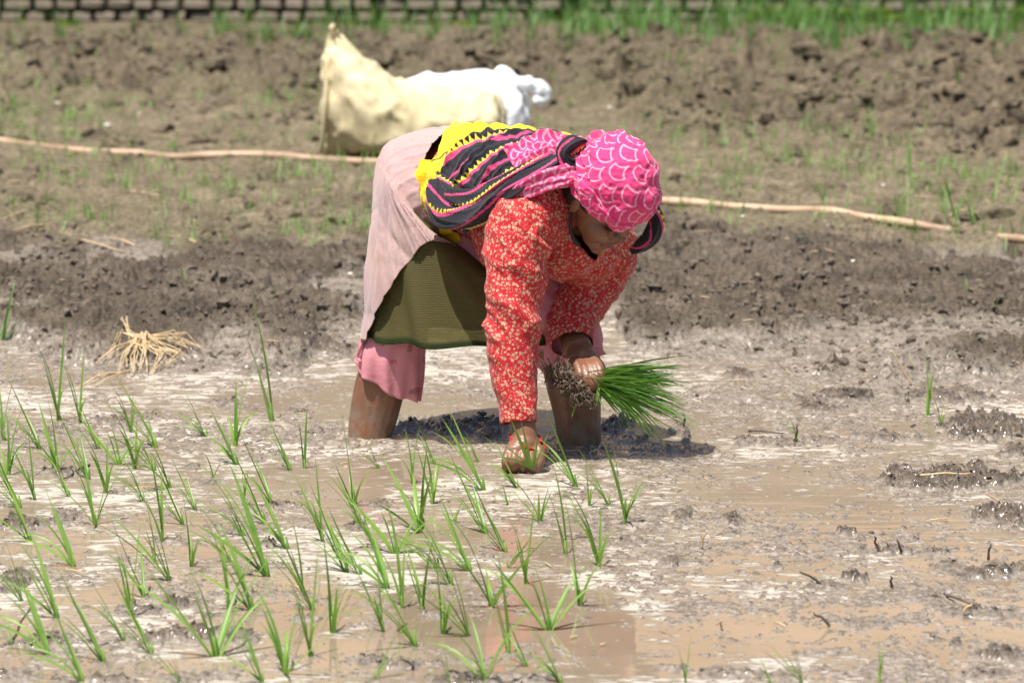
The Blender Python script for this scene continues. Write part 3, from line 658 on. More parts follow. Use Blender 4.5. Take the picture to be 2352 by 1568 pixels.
# separate weeds in the drier soil
WEED = [(8, 745, 110, 'fan', 'large bright grass tuft cut by the left edge above the water'), (428, 645, 40, 'small', 'small weed on the dark left bank'), (515, 555, 34, 'small', 'small weed at the top of the dark left bank'), (630, 690, 30, 'small', 'short flat weed on the left bank above the straw'),
 (2285, 690, 50, 'small', 'yellow-green weed in the dark hollow at the right edge'), (2222, 672, 36, 'small', 'weed left of the one in the right hollow'), (1700, 545, 40, 'small', 'weed in the soil just below the hose, right of the headscarf'), (2190, 510, 90, 'up', 'tall weed tuft above the hose near its buried gap'), (2165, 500, 70, 'up', 'weed just left of the tall tuft above the hose'),
 (2235, 515, 60, 'up', 'weed just right of the tall tuft above the hose'), (2330, 555, 60, 'small', 'weed beside the hose at the right edge'), (1480, 290, 42, 'up', 'green tuft behind the woman, right of the white sack'), (2090, 400, 70, 'thin', 'tall wispy weed in the far clods on the right'), (2200, 225, 50, 'up', 'weed in the middle of the far clods at right'),
 (1560, 135, 60, 'fan', 'weed among the far clods near the grass fringe'), (1255, 140, 44, 'small', 'leafy weed beyond the white sack'), (620, 225, 50, 'thin', 'pale weed left of the cream sack'), (400, 345, 60, 'small', 'weed standing over the hose on the left'), (870, 350, 70, 'small', 'weed in front of the cream sack touching the hose'), (345, 190, 44, 'thin', 'thin weed in the far soil at left'),
 (30, 250, 60, 'up', 'weed near the left edge above the hose'), (170, 190, 44, 'up', 'weed in the far soil on the left'), (1730, 590, 30, 'small', 'tiny weed in the dark mud right of the headscarf'), (1890, 470, 60, 'up', 'weed behind the hose right of the middle'), (2000, 320, 60, 'thin', 'weed in the soil above the hose right of centre')]
for u, v_, h, st, lab in WEED:
    plant('weed_tuft', u, v_, h, st, lab, 'weeds in the drier soil', M['weed_leaf'], 'weed')

def grass_stuff(name, n, place, hrange, wr, seed, mt, lab, nseg=4):
    r = random.Random(seed); VS, FS, k = [], [], 0
    for i in range(n):
        q = place(r)
        if q is None: continue
        x, y, sc_, az0 = q; zz = gz(x, y)
        for j in range(r.randint(3, 6)):
            h = r.uniform(*hrange)*sc_; v_, f_ = blade((x+r.uniform(-.02, .02), y+r.uniform(-.02, .02), zz-.004), az0+r.gauss(0, 1.2), h, r.uniform(*wr), r.uniform(.05, .6), r.uniform(0, .7), nseg)
            VS.append(v_); FS += [tuple(a+k for a in f) for f in f_]; k += len(v_)
    return link(name, pmesh(name, np.vstack(VS), FS), mt, label=lab, kind='stuff')
def pl_fringe(r):
    y = r.uniform(20.2, 22.45); x = r.uniform(-3.6, 3.6); be = x/y*FPX+1176
    d = 0.10 if be < 480 else (0.45 if be < 1250 else 1.0)
    if r.random() > d*(0.25+0.9*max(0, float(noise2(x*2.2, y*1.2, 81))+.3)): return None
    return x, y, (1.25 if x > .3 else 1.0) if y > 21.4 else 0.7, r.uniform(0, 6.28)
grass_stuff('grass', 2400, pl_fringe, (.05, .24), (.005, .010), 7, M['fringe_grass'], 'grass fringe growing along the foot of the brick wall')
def pl_plat(r):
    y = r.uniform(13.8, 21); x = r.uniform(-1, 1)*(y*.125); b_, p_, f_ = zones(np.array([x]), np.array([y]))
    d = float(p_[0])*(1-.8*float(f_[0]))*(0.15+1.3*max(0, float(noise2(x*1.3, y*.9, 83))))*(2.6 if x > .6 else 1.4)
    return (x, y, 1.0, r.uniform(0, 6.28)) if r.random() < d else None
grass_stuff('sparse_grass', 3600, pl_plat, (.015, .095), (.0025, .0055), 8, M['weed_leaf'], 'sparse young grass sprouting over the drier soil', 3)

# ================================================================== HOSE, SACKS, STRAW, STICKS
hp = [(-500, 250), (-200, 290), (0, 321), (80, 333), (200, 346), (330, 352), (400, 357), (480, 354), (560, 355), (640, 359), (720, 364), (820, 369), (910, 374), (1050, 388), (1200, 420), (1350, 442), (1450, 455), (1530, 462), (1620, 467), (1700, 472), (1780, 477), (1870, 483), (1930, 494), (2000, 506), (2080, 515), (2160, 522), (2230, 527), (2290, 536), (2352, 545), (2500, 560), (2900, 610)]
q = []
for u, v_ in hp:
    g = G(u, v_, 0.075); q.append((g.x, g.y, max(gz(g.x, g.y), .055)+0.010-(0.032 if 2175 < u < 2260 else 0.0)))
q = crom(q, 8); q[:, 2] = np.convolve(np.pad(q[:, 2], 12, mode='edge'), np.ones(25)/25, 'valid')*.8+q[:, 2]*.2
zb = 8*hp.index((2160, 522)); q[zb+5:zb+15, 2] -= 0.035; q[zb+3:zb+5, 2] -= .012; q[zb+15:zb+17, 2] -= .012
v_, f_ = tube(q, 0.0138+0.0012*np.sin(np.arange(len(q))*.37), 12, hint=(0, 0, 1)); link('garden_hose', pmesh('garden_hose', v_, f_), M['hose_rubber'], label='long tan orange hose lying across the whole field behind the woman', cat='hose')

def sack(name, prof, Yc, m, lab, seed, amp=.03, extra=None, part='cloth'):
    """prof rows: u, v_top, v_bottom, half depth (m)"""
    pr = crom(np.array(prof, float), 10); n = len(pr); ns = 72; vs = []
    for (u, vt, vb, hd) in pr:
        a = P(u, vt, Yc); b_ = P(u, vb, Yc-hd*0.3); c_ = (a+b_)/2; hh_ = (a.z-b_.z)/2
        for j in range(ns):
            th = 2*math.pi*j/ns; cs, sn = math.cos(th), math.sin(th)
            ex = 0.8
            yv = math.copysign(abs(cs)**ex, cs)*hd; zv = math.copysign(abs(sn)**(0.85 if sn > 0 else .55), sn)*hh_
            vs.append((c_.x, c_.y+yv, c_.z+zv))
    vs = np.array(vs); F = gridfaces(n, ns, True).tolist()
    c0 = vs[:ns].mean(0); c1 = vs[-ns:].mean(0); vs = np.vstack([vs, c0, c1]); k = n*ns
    F += [(k, (j+1) % ns, j) for j in range(ns)]+[(k+1, k-ns+j, k-ns+(j+1) % ns) for j in range(ns)]
    me = pmesh(name, vs, F); co = coords(me); nn = normals(me)
    w = 1-np.abs(val3(np.stack([co[:, 0]*7+co[:, 2]*5, co[:, 1]*7, co[:, 2]*9-co[:, 0]*5], 1), seed))
    w2 = 1-np.abs(val3(np.stack([co[:, 0]*15-co[:, 2]*9, co[:, 1]*12, co[:, 2]*16+co[:, 0]*12], 1), seed+3))
    co += nn*(amp*(w**3-0.5)+amp*.45*(w2**3-.4))[:, None]; setco(me, co)
    return me
gS = ground(900, 362)
YS = gS.y+0.22
sk_ = empty('cream_sack', P(900, 360, YS), label='bulging cream cloth sack with a peaked corner, lying behind the woman', cat='sack')
me = sack('sack_body', [(741, 150, 349, .05), (746, 122, 352, .10), (765, 106, 354, .13), (800, 112, 357, .17), (850, 143, 359, .20), (900, 178, 361, .22), (960, 192, 362, .22), (1030, 196, 362, .22), (1095, 204, 360, .21), (1140, 222, 355, .18), (1160, 255, 340, .10)], YS, M['sackcloth'], '', 21, .015)
co = coords(me); nn = normals(me); w = 1-np.abs(val3(np.stack([co[:, 0]*16+co[:, 2]*14, co[:, 1]*9, co[:, 2]*9-co[:, 0]*16], 1), 5)); co += nn*(.010*(w**5-.2)*sst(.62, .30, co[:, 2]))[:, None]; setco(me, co)
o = link('sack_body', me, M['sackcloth'], sk_); o.matrix_parent_inverse = Matrix.Translation(-sk_.location)
def child(o, p): o.parent = p; o.matrix_parent_inverse = Matrix.Translation(-Vector(p.location)); return o
v_, f_ = tube(crom([list(P(790, 150, YS)), list(P(775, 110, YS)), list(P(768, 85, YS)), list(P(763, 62, YS-.02))], 6), crom([[.075], [.045], [.022], [.012]], 6)[:, 0], 14, flat=.6)
me = pmesh('corner', v_, f_); co = coords(me); co += normals(me)*(0.010*np.sin(np.arctan2(co[:, 1]-YS, co[:, 0]-co[:, 0].mean())*5))[:, None]; setco(me, co)
child(link('sack_corner', me, M['sackcloth']), sk_)
v_, f_ = tube(crom([list(P(752, 130, YS-.10)), list(P(748, 230, YS-.15)), list(P(741, 320, YS-.13)), list(P(736, 350, YS-.1))], 5), [.010]*16, 8)
child(link('side_seam', pmesh('seam', v_, f_), M['sackcloth']), sk_)
YW = YS+0.42
sw = empty('white_sack', P(1080, 300, YW), label='white sack with a tied twisted neck lying behind the cream sack', cat='sack')
me = sack('w', [(905, 215, 318, .10), (940, 182, 322, .18), (1000, 167, 324, .22), (1060, 162, 325, .24), (1120, 165, 325, .24), (1170, 180, 325, .22), (1200, 208, 322, .18), (1214, 250, 315, .10)], YW, None, '', 33, .016)
child(link('sack_body', me, M['white_sackcloth']), sw)
qq = crom([list(P(1150, 178, YW))+[.05], list(P(1185, 190, YW-.05))+[.028], list(P(1215, 192, YW-.06))+[.022], list(P(1240, 203, YW-.05))+[.032], list(P(1250, 225, YW-.05))+[.026], list(P(1225, 232, YW-.06))+[.016]], 7)
v_, f_ = tube(qq[:, :3], qq[:, 3], 16); me = pmesh('neck', v_, f_); co = coords(me); co += normals(me)*(0.008*val3(co*45, 3))[:, None]; setco(me, co)
child(link('tied_neck', me, M['white_sackcloth']), sw)

def strand(name, pts, r, m, parent=None, n=6, **k):
    q = crom(pts, n); rr_ = np.linspace(r, r*.45, len(q)); v_, f_ = tube(q, rr_, 6); return link(name, pmesh(name, v_, f_), m, parent, **k)
sg = ground(318, 815)
straw = empty('straw_clump', sg, label='dry yellow straw clump lying at the water edge on the left', cat='straw')
SL = [[(290, 762), (318, 800), (330, 812)], [(330, 800), (275, 812), (235, 828)], [(325, 803), (300, 830), (288, 858)], [(322, 806), (318, 835), (322, 862)], [(335, 806), (345, 835), (335, 855)], [(330, 800), (390, 795), (450, 812)], [(335, 806), (390, 822), (420, 822)], [(330, 802), (370, 812), (405, 832), (380, 845)],
      [(325, 800), (290, 800), (262, 830)], [(300, 790), (340, 800), (385, 803), (430, 785)], [(318, 808), (350, 818), (365, 840), (350, 862)], [(300, 880), (240, 885), (190, 900)], [(330, 798), (410, 780), (445, 808)]]
for pl in SL:
    pts = []
    for i, (u, v_) in enumerate(pl):
        g = ground(u, v_); pts.append([g.x-sg.x, g.y-sg.y, g.z-sg.z+(.022 if i < len(pl)-1 else .004)])
    for j in range(4):
        strand('stalk', [[a+random.Random(j*9+i+len(pts)).uniform(-.022, .022), b_, c_+random.Random(j*5+i).uniform(-.004, .014)] for i, (a, b_, c_) in enumerate(pts)], .0019, M['straw'], straw, 1)
STK = [((2046, 808), (2092, 885), 'pale straw stick leaning out of the wet mud at right', 'straw'), ((1868, 1412), (1905, 1440), 'dark flat stick on the mud lower right', 'twig'), ((2175, 1370), (2240, 1402), 'longer dark stick lying on the mud near the lower right', 'twig'), ((2215, 1412), (2232, 1392), 'short pale straw beside the longer dark stick', 'straw'),
 ((1836, 1318), (1885, 1340), 'dark stick in the shallow heap right of the reflection', 'twig'), ((2008, 1238), (2016, 1268), 'dark upright stub on the mud heap at right', 'twig'), ((2060, 1245), (2070, 1270), 'second dark stub right of the upright stub', 'twig'), ((2046, 1330), (2048, 1348), 'tiny stub in the peach-tinted water', 'twig'),
 ((2276, 1255), (2270, 1285), 'thin dark twig standing near the right edge', 'twig'), ((1655, 1430), (1657, 1444), 'short pale stub standing in the peach water', 'straw'), ((1622, 1222), (1612, 1258), 'short stalk standing in water right of centre', 'straw'), ((2266, 1138), (2300, 1156), 'small pale straw on the mud at right', 'straw'),
 ((2115, 1100), (2230, 1088), 'long pale straw over the biggest mud heap', 'straw'), ((70, 1400), (30, 1470), 'thin twig at the lower left', 'twig'), ((205, 1070), (142, 1105), 'brown stick lying between seedlings at left', 'twig'), ((925, 1520), (948, 1538), 'dark twig piece near the bottom left of centre', 'twig'), ((915, 1452), (935, 1438), 'tiny twig in the water left of centre', 'twig'),
 ((1570, 955), (1572, 980), 'dark stub right of the hanging leaves', 'twig'), ((1832, 980), (1828, 1012), 'dark upright twig on wet mud right of the bundle', 'twig'), ((1720, 992), (1800, 1000), 'thin twig flat on the mud right of the bundle', 'twig'), ((300, 440), (372, 452), 'pale straw on the soil below the hose at left', 'straw'), ((310, 570), (250, 545), 'long pale straw at the top of the left bank', 'straw'),
 ((180, 555), (285, 582), 'longest straw lying on the left bank edge', 'straw'), ((450, 555), (385, 545), 'pale straw right of the longest straw on the bank', 'straw'), ((2290, 300), (2300, 322), 'pale dry leaf in the far clods at right', 'straw'), ((1895, 575), (1935, 590), 'pale straw in the dark mud at right', 'straw'), ((60, 480), (10, 510), 'pale straw near the left edge', 'straw'),
 ((2180, 500), (2225, 482), 'straw crossing above the hose by its buried gap', 'straw'), ((640, 470), (715, 495), 'straw on the soil left of the woman', 'straw'), ((100, 520), (30, 535), 'flat straw left of the bank straws', 'straw')]
for a, b_, lab, mt in STK:
    p, q2 = ground(*a), ground(*b_)
    upr = abs(a[0]-b_[0]) < 50 and abs(a[1]-b_[1]) > 12
    if upr:
        base = q2 if b_[1] > a[1] else p; top_uv = a if b_[1] > a[1] else b_
        p = base; q2 = P(top_uv[0], top_uv[1], base.y-0.01)
    midp = (p+q2)/2+Vector((0, 0, .004))
    jr = random.Random(int(a[0])); jj = lambda: Vector((jr.uniform(-.003, .003), jr.uniform(-.003, .003), jr.uniform(-.001, .003)))
    o = strand('stick' if mt == 'twig' else 'straw_piece', [[*(p-p)], [*(p*.7+midp*.3-p+jj())], [*(midp-p+jj())], [*(midp*.4+q2*.6-p+jj())], [*(q2-p+Vector((0, 0, .003)))]], .0036 if mt == 'twig' else .003, M[mt], None, 2, label=lab, cat='stick' if mt == 'twig' else 'straw', loc=p+Vector((0, 0, .003)))
# loose litter and tiny stones
r = random.Random(77); LV, LF, k = [], [], 0
for i in range(300):
    if i < 255: y = r.uniform(13.3, 21)
    else: y = r.uniform(8.2, 13.3)
    x = r.uniform(-1, 1)*y*.122; zz = max(0, gz(x, y)); a = r.uniform(0, 6.28); l = r.uniform(.015, .085)
    q = [[x, y, zz+.004], [x+math.cos(a)*l/2, y+math.sin(a)*l/2, zz+.0055], [x+math.cos(a)*l, y+math.sin(a)*l, zz+.004]]
    v_, f_ = tube(np.array(q), [.0014, .0013, .0008], 4); LV.append(v_); LF += [tuple(b_+k for b_ in f) for f in f_]; k += len(v_)
link('straw_litter', pmesh('litter', np.vstack(LV), LF), M['straw'], label='scattered bits of dry straw on the soil', kind='stuff')
r = random.Random(78); LV, LF, k = [], [], 0
for i in range(300):
    y = r.uniform(8.2, 12.3); x = r.uniform(-1, 1)*y*.118; zz = gz(x, y)
    if zz < 0.006: continue
    a = r.uniform(0, 6.28); l = r.uniform(.006, .03); up = r.uniform(0, .02)
    q = [[x, y, zz], [x+math.cos(a)*l/2, y+math.sin(a)*l/2, zz+up*.7], [x+math.cos(a)*l, y+math.sin(a)*l, zz+up]]
    v_, f_ = tube(np.array(q), [.0016, .0013, .0008], 4); LV.append(v_); LF += [tuple(b_+k for b_ in f) for f in f_]; k += len(v_)
link('root_litter', pmesh('root_litter', np.vstack(LV), LF), M['twig'], label='dark root stubble bits poking from the mud heaps', kind='stuff')
PEB = [(152, 545, 7, 'left bank top'), (246, 292, 12, 'above the hose at left'), (130, 232, 14, 'far left soil'), (1865, 478, 0, ''), (1960, 602, 11, 'dark mud at right'), (2030, 430, 9, 'above the hose at right'), (380, 718, 7, 'middle of the left bank'), (1705, 500, 9, 'below the hose right of the headscarf'), (320, 268, 7, 'left of the sacks'), (668, 322, 8, 'between hose and cream sack'), (1400, 250, 8, 'right of the white sack'), (805, 630, 9, 'bank just left of the woman'), (1905, 520, 8, 'just under the hose at right')]
for i, (u, v_, s, where) in enumerate(PEB):
    if not s: continue
    g = ground(u, v_); rad = s/(FPX/g.y)/1.6
    vs = IV*(1+0.22*val3(IV*1.7+i*7, 3))[:, None]*np.array([1.2, .9, .6])*rad
    link('pebble', pmesh('pebble', vs, IF), M['pebble'], None, g+Vector((0, 0, rad*.3)), label='pale stone on the %s' % where if 'soil' in where or 'bank' in where or 'mud' in where else 'pale stone lying %s' % where, cat='stone', group='pale stones on the field')

# ================================================================== THE WOMAN
wom = empty('person', P(1080, 1005, 10.92), label='woman bent double planting rice in a red floral blouse and pink patterned headscarf', cat='person')
def wpart(name, me, m, parent=None, **k):
    o = link(name, me, m, **k); return child(o, wom) if parent is None else subchild(o, parent)
def subchild(o, p):
    o.parent = p; o.matrix_parent_inverse = p.matrix_basis.inverted() @ Matrix.Translation(-Vector(wom.location)) if False else (Matrix.Translation(-Vector(wom.location))).inverted() @ Matrix.Translation(-Vector(wom.location)); return o

# torso axis: pelvis -> base of the neck
TOR = np.array([list(P(985, 440, 11.05))+[.175, .140], list(P(1080, 438, 10.97))+[.165, .130], list(P(1185, 440, 10.87))+[.165, .125], list(P(1280, 458, 10.78))+[.170, .125], list(P(1345, 462, 10.72))+[.105, .095]])
TOR = crom(TOR, 12); TN = len(TOR)
fdir = np.array(P(1330, 440, 10.73)-P(985, 440, 11.05)); fdir[2] = 0; fdir /= np.linalg.norm(fdir)
rgt = np.array([fdir[1], -fdir[0], 0.0]); RO = math.radians(18)
rgt2 = rgt*math.cos(RO)+np.array([0, 0, 1])*math.sin(RO); dor = np.array([0, 0, 1])*math.cos(RO)-rgt*math.sin(RO)
def tor(tt, ph, off=0.0):
    """surface of the trunk: tt 0..1 along, ph from the spine towards her right side"""
    tt = np.asarray(tt, float); ph = np.asarray(ph, float); f = np.clip(tt, 0, 1)*(TN-1); i = np.clip(f.astype(int), 0, TN-2); w = (f-i)[..., None]
    q = TOR[i]*(1-w)+TOR[i+1]*w
    a = q[..., 3]+off; b_ = q[..., 4]+off
    return q[..., :3]+rgt2*(a*np.sin(ph))[..., None]+dor*(b_*np.cos(ph))[..., None]

# head frame: F face forward, U crown, R her right
Uh = np.array([.45, -.45, .77]); Uh /= np.linalg.norm(Uh); Fh = np.array([.55, -.5, -.62]); Fh -= Uh*Fh.dot(Uh); Fh /= np.linalg.norm(Fh); Rh = np.cross(Fh, Uh)
HC = np.array(P(1385, 450, 10.60))
def hd(f, u, r): return HC+Fh*f+Uh*u+Rh*r
def hb(f, u, r, sf, su, sr): return blob(hd(f, u, r), Rh*sr, Fh*sf, Uh*su, 20, 14)
body = []
body += [hb(0, 0.01, 0, .093, .090, .072), hb(.030, -.045, 0, .062, .060, .058), hb(.045, -.092, 0, .040, .026, .034), hb(.062, -.108, 0, .020, .016, .020),   # skull, jaw, chin
         hb(.055, -.050, .034, .036, .034, .026), hb(.055, -.050, -.034, .036, .034, .026),                                                    # cheeks
         hb(.078, .004, 0, .020, .018, .050),                                                                                              # brow
         hb(.097, -.040, 0, .020, .012, .011), hb(.092, -.022, 0, .016, .022, .008), hb(.090, -.044, .012, .012, .009, .008), hb(.090, -.044, -.012, .012, .009, .008),   # nose
         hb(.084, -.071, 0, .011, .006, .024), hb(.082, -.081, 0, .011, .007, .021),                                                           # lips
         hb(-.008, -.022, .071, .014, .028, .007), hb(-.008, -.022, -.071, .014, .028, .007)]                                                  # ears
nb0 = np.array(P(1335, 470, 10.73)); body.append(tube([nb0-fdir*.05, nb0, hd(-.02, -.06, 0), hd(-.01, -.03, 0)], [.06, .052, .050, .052], 20))
tt, pp = np.meshgrid(np.linspace(0, .98, 30), np.linspace(0, 2*math.pi, 40, endpoint=False), indexing='ij')
tv = tor(tt, pp, -.018).reshape(-1, 3); tf = gridfaces(30, 40, True).tolist(); c0 = tv[:40].mean(0); c1 = tv[-40:].mean(0); tv = np.vstack([tv, c0, c1])
tf += [(1200, (j+1) % 40, j) for j in range(40)]+[(1201, 1160+j, 1160+(j+1) % 40) for j in range(40)]; body.append((tv, tf))
R_ARM = [(1250, 470, 10.68, .060), (1195, 520, 10.60, .056), (1182, 640, 10.58, .046), (1180, 735, 10.56, .043), (1183, 850, 10.54, .038), (1196, 940, 10.52, .031), (1203, 985, 10.505, .030), (1203, 1012, 10.50, .036)]
L_ARM = [(1370, 520, 10.82, .060), (1398, 575, 10.86, .055), (1362, 650, 10.86, .047), (1325, 725, 10.82, .043), (1322, 780, 10.76, .036), (1330, 806, 10.72, .034)]
body += [limb(R_ARM), limb(L_ARM)]
LEG_R = [(985, 470, 11.05, .095), (940, 600, 10.98, .088), (914, 740, 10.93, .050), (898, 800, 10.93, .054), (876, 875, 10.95, .062), (860, 945, 10.96, .060), (848, 1005, 10.96, .0535), (838, 1080, 10.97, .042), (835, 1150, 10.98, .036)]
LEG_L = [(1010, 480, 11.0, .095), (1110, 590, 10.95, .088), (1240, 720, 10.88, .074), (1302, 800, 10.86, .074), (1318, 880, 10.86, .068), (1326, 950, 10.865, .058), (1332, 1018, 10.87, .0515), (1336, 1090, 10.88, .042), (1338, 1160, 10.89, .036)]
body += [limb(LEG_R), limb(LEG_L), blob(P(835, 1185, 10.93), (.045, 0, 0), (0, .12, 0), (0, 0, .03)), blob(P(1340, 1195, 10.84), (.045, 0, 0), (0, .12, 0), (0, 0, .03))]
# right hand: fist pressed into the mud; back of the hand up, knuckles to the viewer
body += [blob(P(1199, 1030, 10.485), (.040, 0, .004), (0, .030, 0), (0, -.008, .032)), blob(P(1185, 1034, 10.468), (.027, 0, 0), (0, .020, 0), (0, -.004, .018))]
for k, (x0, x1, dz) in enumerate([(1163, 1160, 3), (1182, 1180, 0), (1201, 1201, 0), (1219, 1222, 3)]):
    rr_ = (.0088, .0096, .0096, .0088)[k]
    body.append(limb([(x0+6, 1030, 10.475, rr_*1.1), (x0, 1046+dz, 10.448, rr_*1.12), (x1, 1062+dz, 10.440, rr_*1.05), (x1+1, 1078+dz, 10.452, rr_*.9), (x1+3, 1088, 10.472, rr_*.7)], 6, 12))
body.append(limb([(1222, 1018, 10.490, .014), (1238, 1036, 10.468, .0145), (1240, 1056, 10.455, .0125), (1233, 1074, 10.452, .0115), (1226, 1086, 10.455, .009)], 6, 12))
# left hand gripping the bundle: back of the hand above, fingers over the near side
body += [blob(P(1338, 826, 10.69), (.034, 0, -.006), (0, .030, 0), (.006, 0, .034)), blob(P(1350, 845, 10.665), (.034, 0, -.010), (0, .026, 0), (.004, 0, .024))]
for k, (ux, vy) in enumerate([(1372, 846), (1356, 850), (1340, 850), (1325, 846)]):
    rr_ = (.0118, .0118, .0112, .0100)[k]
    body.append(limb([(ux-10, vy-18, 10.66, rr_*1.2), (ux+2, vy-4, 10.632, rr_*1.15), (ux+8, vy+18, 10.612, rr_*1.05), (ux+4, vy+38, 10.612, rr_), (ux-8, vy+50, 10.628, rr_*.8)], 6, 12))
body.append(limb([(1355, 822, 10.69, .015), (1374, 838, 10.70, .0145), (1384, 862, 10.69, .013), (1382, 884, 10.665, .011)], 6, 12))
bme = remesh(body, 0.0032, 2, 0.5, 'body')
co = coords(bme); e = (co-HC); ef, eu, er = e@Fh, e@Uh, e@Rh
# eye sockets, mouth line
def dent(f, u, r, sf, su, sr, amt):
    global co
    d = ((ef-f)/sf)**2+((eu-u)/su)**2+((er-r)/sr)**2; co -= (np.exp(-d)*amt)[:, None]*Fh
dent(.09, -.020, .030, .03, .012, .016, .007); dent(.09, -.020, -.030, .03, .012, .016, .007); dent(.095, -.0762, 0, .02, .0028, .022, .006)
setco(bme, co)
mudv = np.zeros(len(co)); mudv = np.maximum(mudv, (1-sst(0.0, 0.14, co[:, 2]))*1.0); mudv *= (1-sst(10.55, 10.60, co[:, 1])*0)
hand_l = (abs(co[:, 0]-P(1345, 850, 10.65).x) < .07) & (co[:, 1] < 10.76) & (co[:, 2] > .1) & (co[:, 2] < .27); mudv[hand_l] = .05
hand_r = (co[:, 1] < 10.56) & (co[:, 2] < .12); mudv[hand_r] *= .35
fattr(bme, mudv, 'mud')
lipm = np.exp(-(((ef-.09)/.02)**2+((eu+.076)/.010)**2+(er/.024)**2)); fattr(bme, np.clip(lipm*1.3, 0, 1), 'lips')
wpart('body', bme, M['skin'])
# brows and lashes, temple hair
for s in (1, -1):
    q = [hd(.094, .001, s*.014), hd(.092, .004, s*.030), hd(.078, .001, s*.047)]; v_, f_ = tube(crom(q, 5), [.0028, .0032, .0032, .0032, .003, .003, .003, .003, .002, .002, .001], 8); wpart('eyebrow', pmesh('eyebrow', v_, f_), M['hair'])
    q = [hd(.084, -.024, s*.018), hd(.086, -.027, s*.030), hd(.077, -.024, s*.042)]; v_, f_ = tube(crom(q, 5), [.0016]*11, 8); wpart('eyelashes', pmesh('eyelashes', v_, f_), M['hair'])
hp_ = [hb(.012, -.002, .066, .030, .022, .010), hb(-.03, -.01, .062, .040, .036, .016), hb(-.06, -.02, 0, .042, .05, .06), hb(.012, -.002, -.066, .030, .022, .010), hb(-.03, -.01, -.062, .040, .036, .016)]
hm = remesh(hp_, .004, 2, name='hair'); wpart('hair', hm, M['hair'])

# ---- trousers
def ridges(me, amp, sx, sy, sz, seed, pw=2, mask=None, shear=0.0):
    co = coords(me); nn = normals(me)
    p = np.stack([co[:, 0]*sx+co[:, 2]*shear, co[:, 1]*sy, co[:, 2]*sz], 1)
    w = (1-np.abs(val3(p, seed)))**pw-0.4; w += 0.5*((1-np.abs(val3(p*2.1, seed+5)))**pw-0.4)
    a = amp*w
    if mask is not None: a = a*mask
    setco(me, co+nn*a[:, None])
def pant(pts, seed, hemtilt):
    q = np.array([list(P(a, b_, c_))+[r] for a, b_, c_, r in pts]); s = crom(q, 14); n = len(s); ns = 96
    v_, f_ = tube(s[:, :3], s[:, 3], ns, caps=False); v_ = v_.reshape(n, ns, 3)
    w = np.clip((np.arange(n)/(n-1)-.65)/.35, 0, 1)[:, None]**1.5
    v_[:, :, 2] += w*hemtilt*(v_[:, :, 0]-s[:, None, 0])-w*0.004*np.sin(np.arange(ns)*2*math.pi/ns*5)[None]
    th = np.arange(ns)*2*math.pi/ns
    fold = (0.35+.65*w)*(0.0075*(1-2*np.abs(np.sin(th*3.5+seed+w)))+0.0050*np.sin(th*11+seed*2+w*2))
    v_ = s[:, None, :3]+(v_-s[:, None, :3])*(1+fold[:, :, None]*11)
    me = pmesh('trouser_leg', v_.reshape(-1, 3), gridfaces(n, ns, True)); ridges(me, .003, 14, 14, 5, seed); return me
thick(wpart('trouser_leg', pant([(985, 490, 11.03, .09), (960, 610, 10.97, .080), (940, 710, 10.93, .056), (920, 765, 10.93, .066), (903, 815, 10.935, .078), (892, 880, 10.945, .0785)], 1, -.36), M['trouser']), .0015)
thick(wpart('trouser_leg', pant([(1015, 500, 10.98, .10), (1115, 600, 10.94, .096), (1235, 705, 10.88, .086), (1297, 765, 10.86, .084), (1307, 800, 10.86, .081), (1311, 826, 10.862, .080)], 2, .10), M['trouser']), .0015)

# ---- skirt rings: waist -> over the seat -> hem
SK = [  # u, v, Y, outer-axis angle (deg from up towards the left), half outer, half lateral, lateral axis turn
 (0.00, 1085, 438, 10.97, 8, .140, .178, 0), (0.16, 1040, 445, 10.99, 22, .155, .190, .1), (0.34, 1002, 462, 11.00, 45, .162, .200, .3), (0.52, 1012, 535, 10.98, 64, .168, .200, .6), (0.72, 1043, 640, 10.95, 82, .205, .185, .85), (1.00, 1092, 776, 10.92, 90, .262, .165, 1.0)]
SK = np.array(SK, float); CK = np.array([list(P(r_[1], r_[2], r_[3])) for r_ in SK]); SKA = np.hstack([SK[:, :1], CK, SK[:, 4:]])
SKS = crom(SKA, 16)
def skirt(k, th, off=0.0):
    k = np.asarray(k, float); q = np.stack([np.interp(k, SKS[:, 0], SKS[:, j]) for j in range(1, 8)], -1)
    an = np.radians(q[..., 3]); w = q[..., 6][..., None]
    hx = (1-w)*(-fdir)+w*np.array([-1.0, 0, 0]); hx = hx/np.linalg.norm(hx, axis=-1)[..., None]
    upv = (1-w)*dor+w*np.array([0, 0, 1.0]); upv = upv/np.linalg.norm(upv, axis=-1)[..., None]
    B_ = np.cos(an)[..., None]*upv+np.sin(an)[..., None]*hx
    A_ = (1-w)*rgt2+w*np.array([0.0, -1, 0]); A_ = A_/np.linalg.norm(A_, axis=-1)[..., None]
    c_, s_ = np.cos(th), np.sin(th)
    return q[..., :3]+B_*((q[..., 4]+off)*c_)[..., None]+A_*((q[..., 5]+off)*s_)[..., None]
nk, nth = 150, 300
kk, th = np.meshgrid(np.linspace(.28, 1, nk), np.linspace(-math.pi, math.pi, nth, endpoint=False), indexing='ij')
wv2 = sst(.45, 1, kk)
fo = -0.006+wv2*(0.010*np.sin(th*6+.8)+0.006*np.sin(th*11+2*kk)+.004*np.sin(th*17+1.5))
v_ = skirt(kk, th, fo); hemdz = sst(.8, 1, kk)*(.004*np.sin(th*9)+0.03*sst(0.1, .35, v_[..., 0]))
v_[..., 2] += hemdz
me = pmesh('skirt', v_.reshape(-1, 3), gridfaces(nk, nth, True))
fattr(me, sst(.965, .985, kk).ravel(), 'hem')
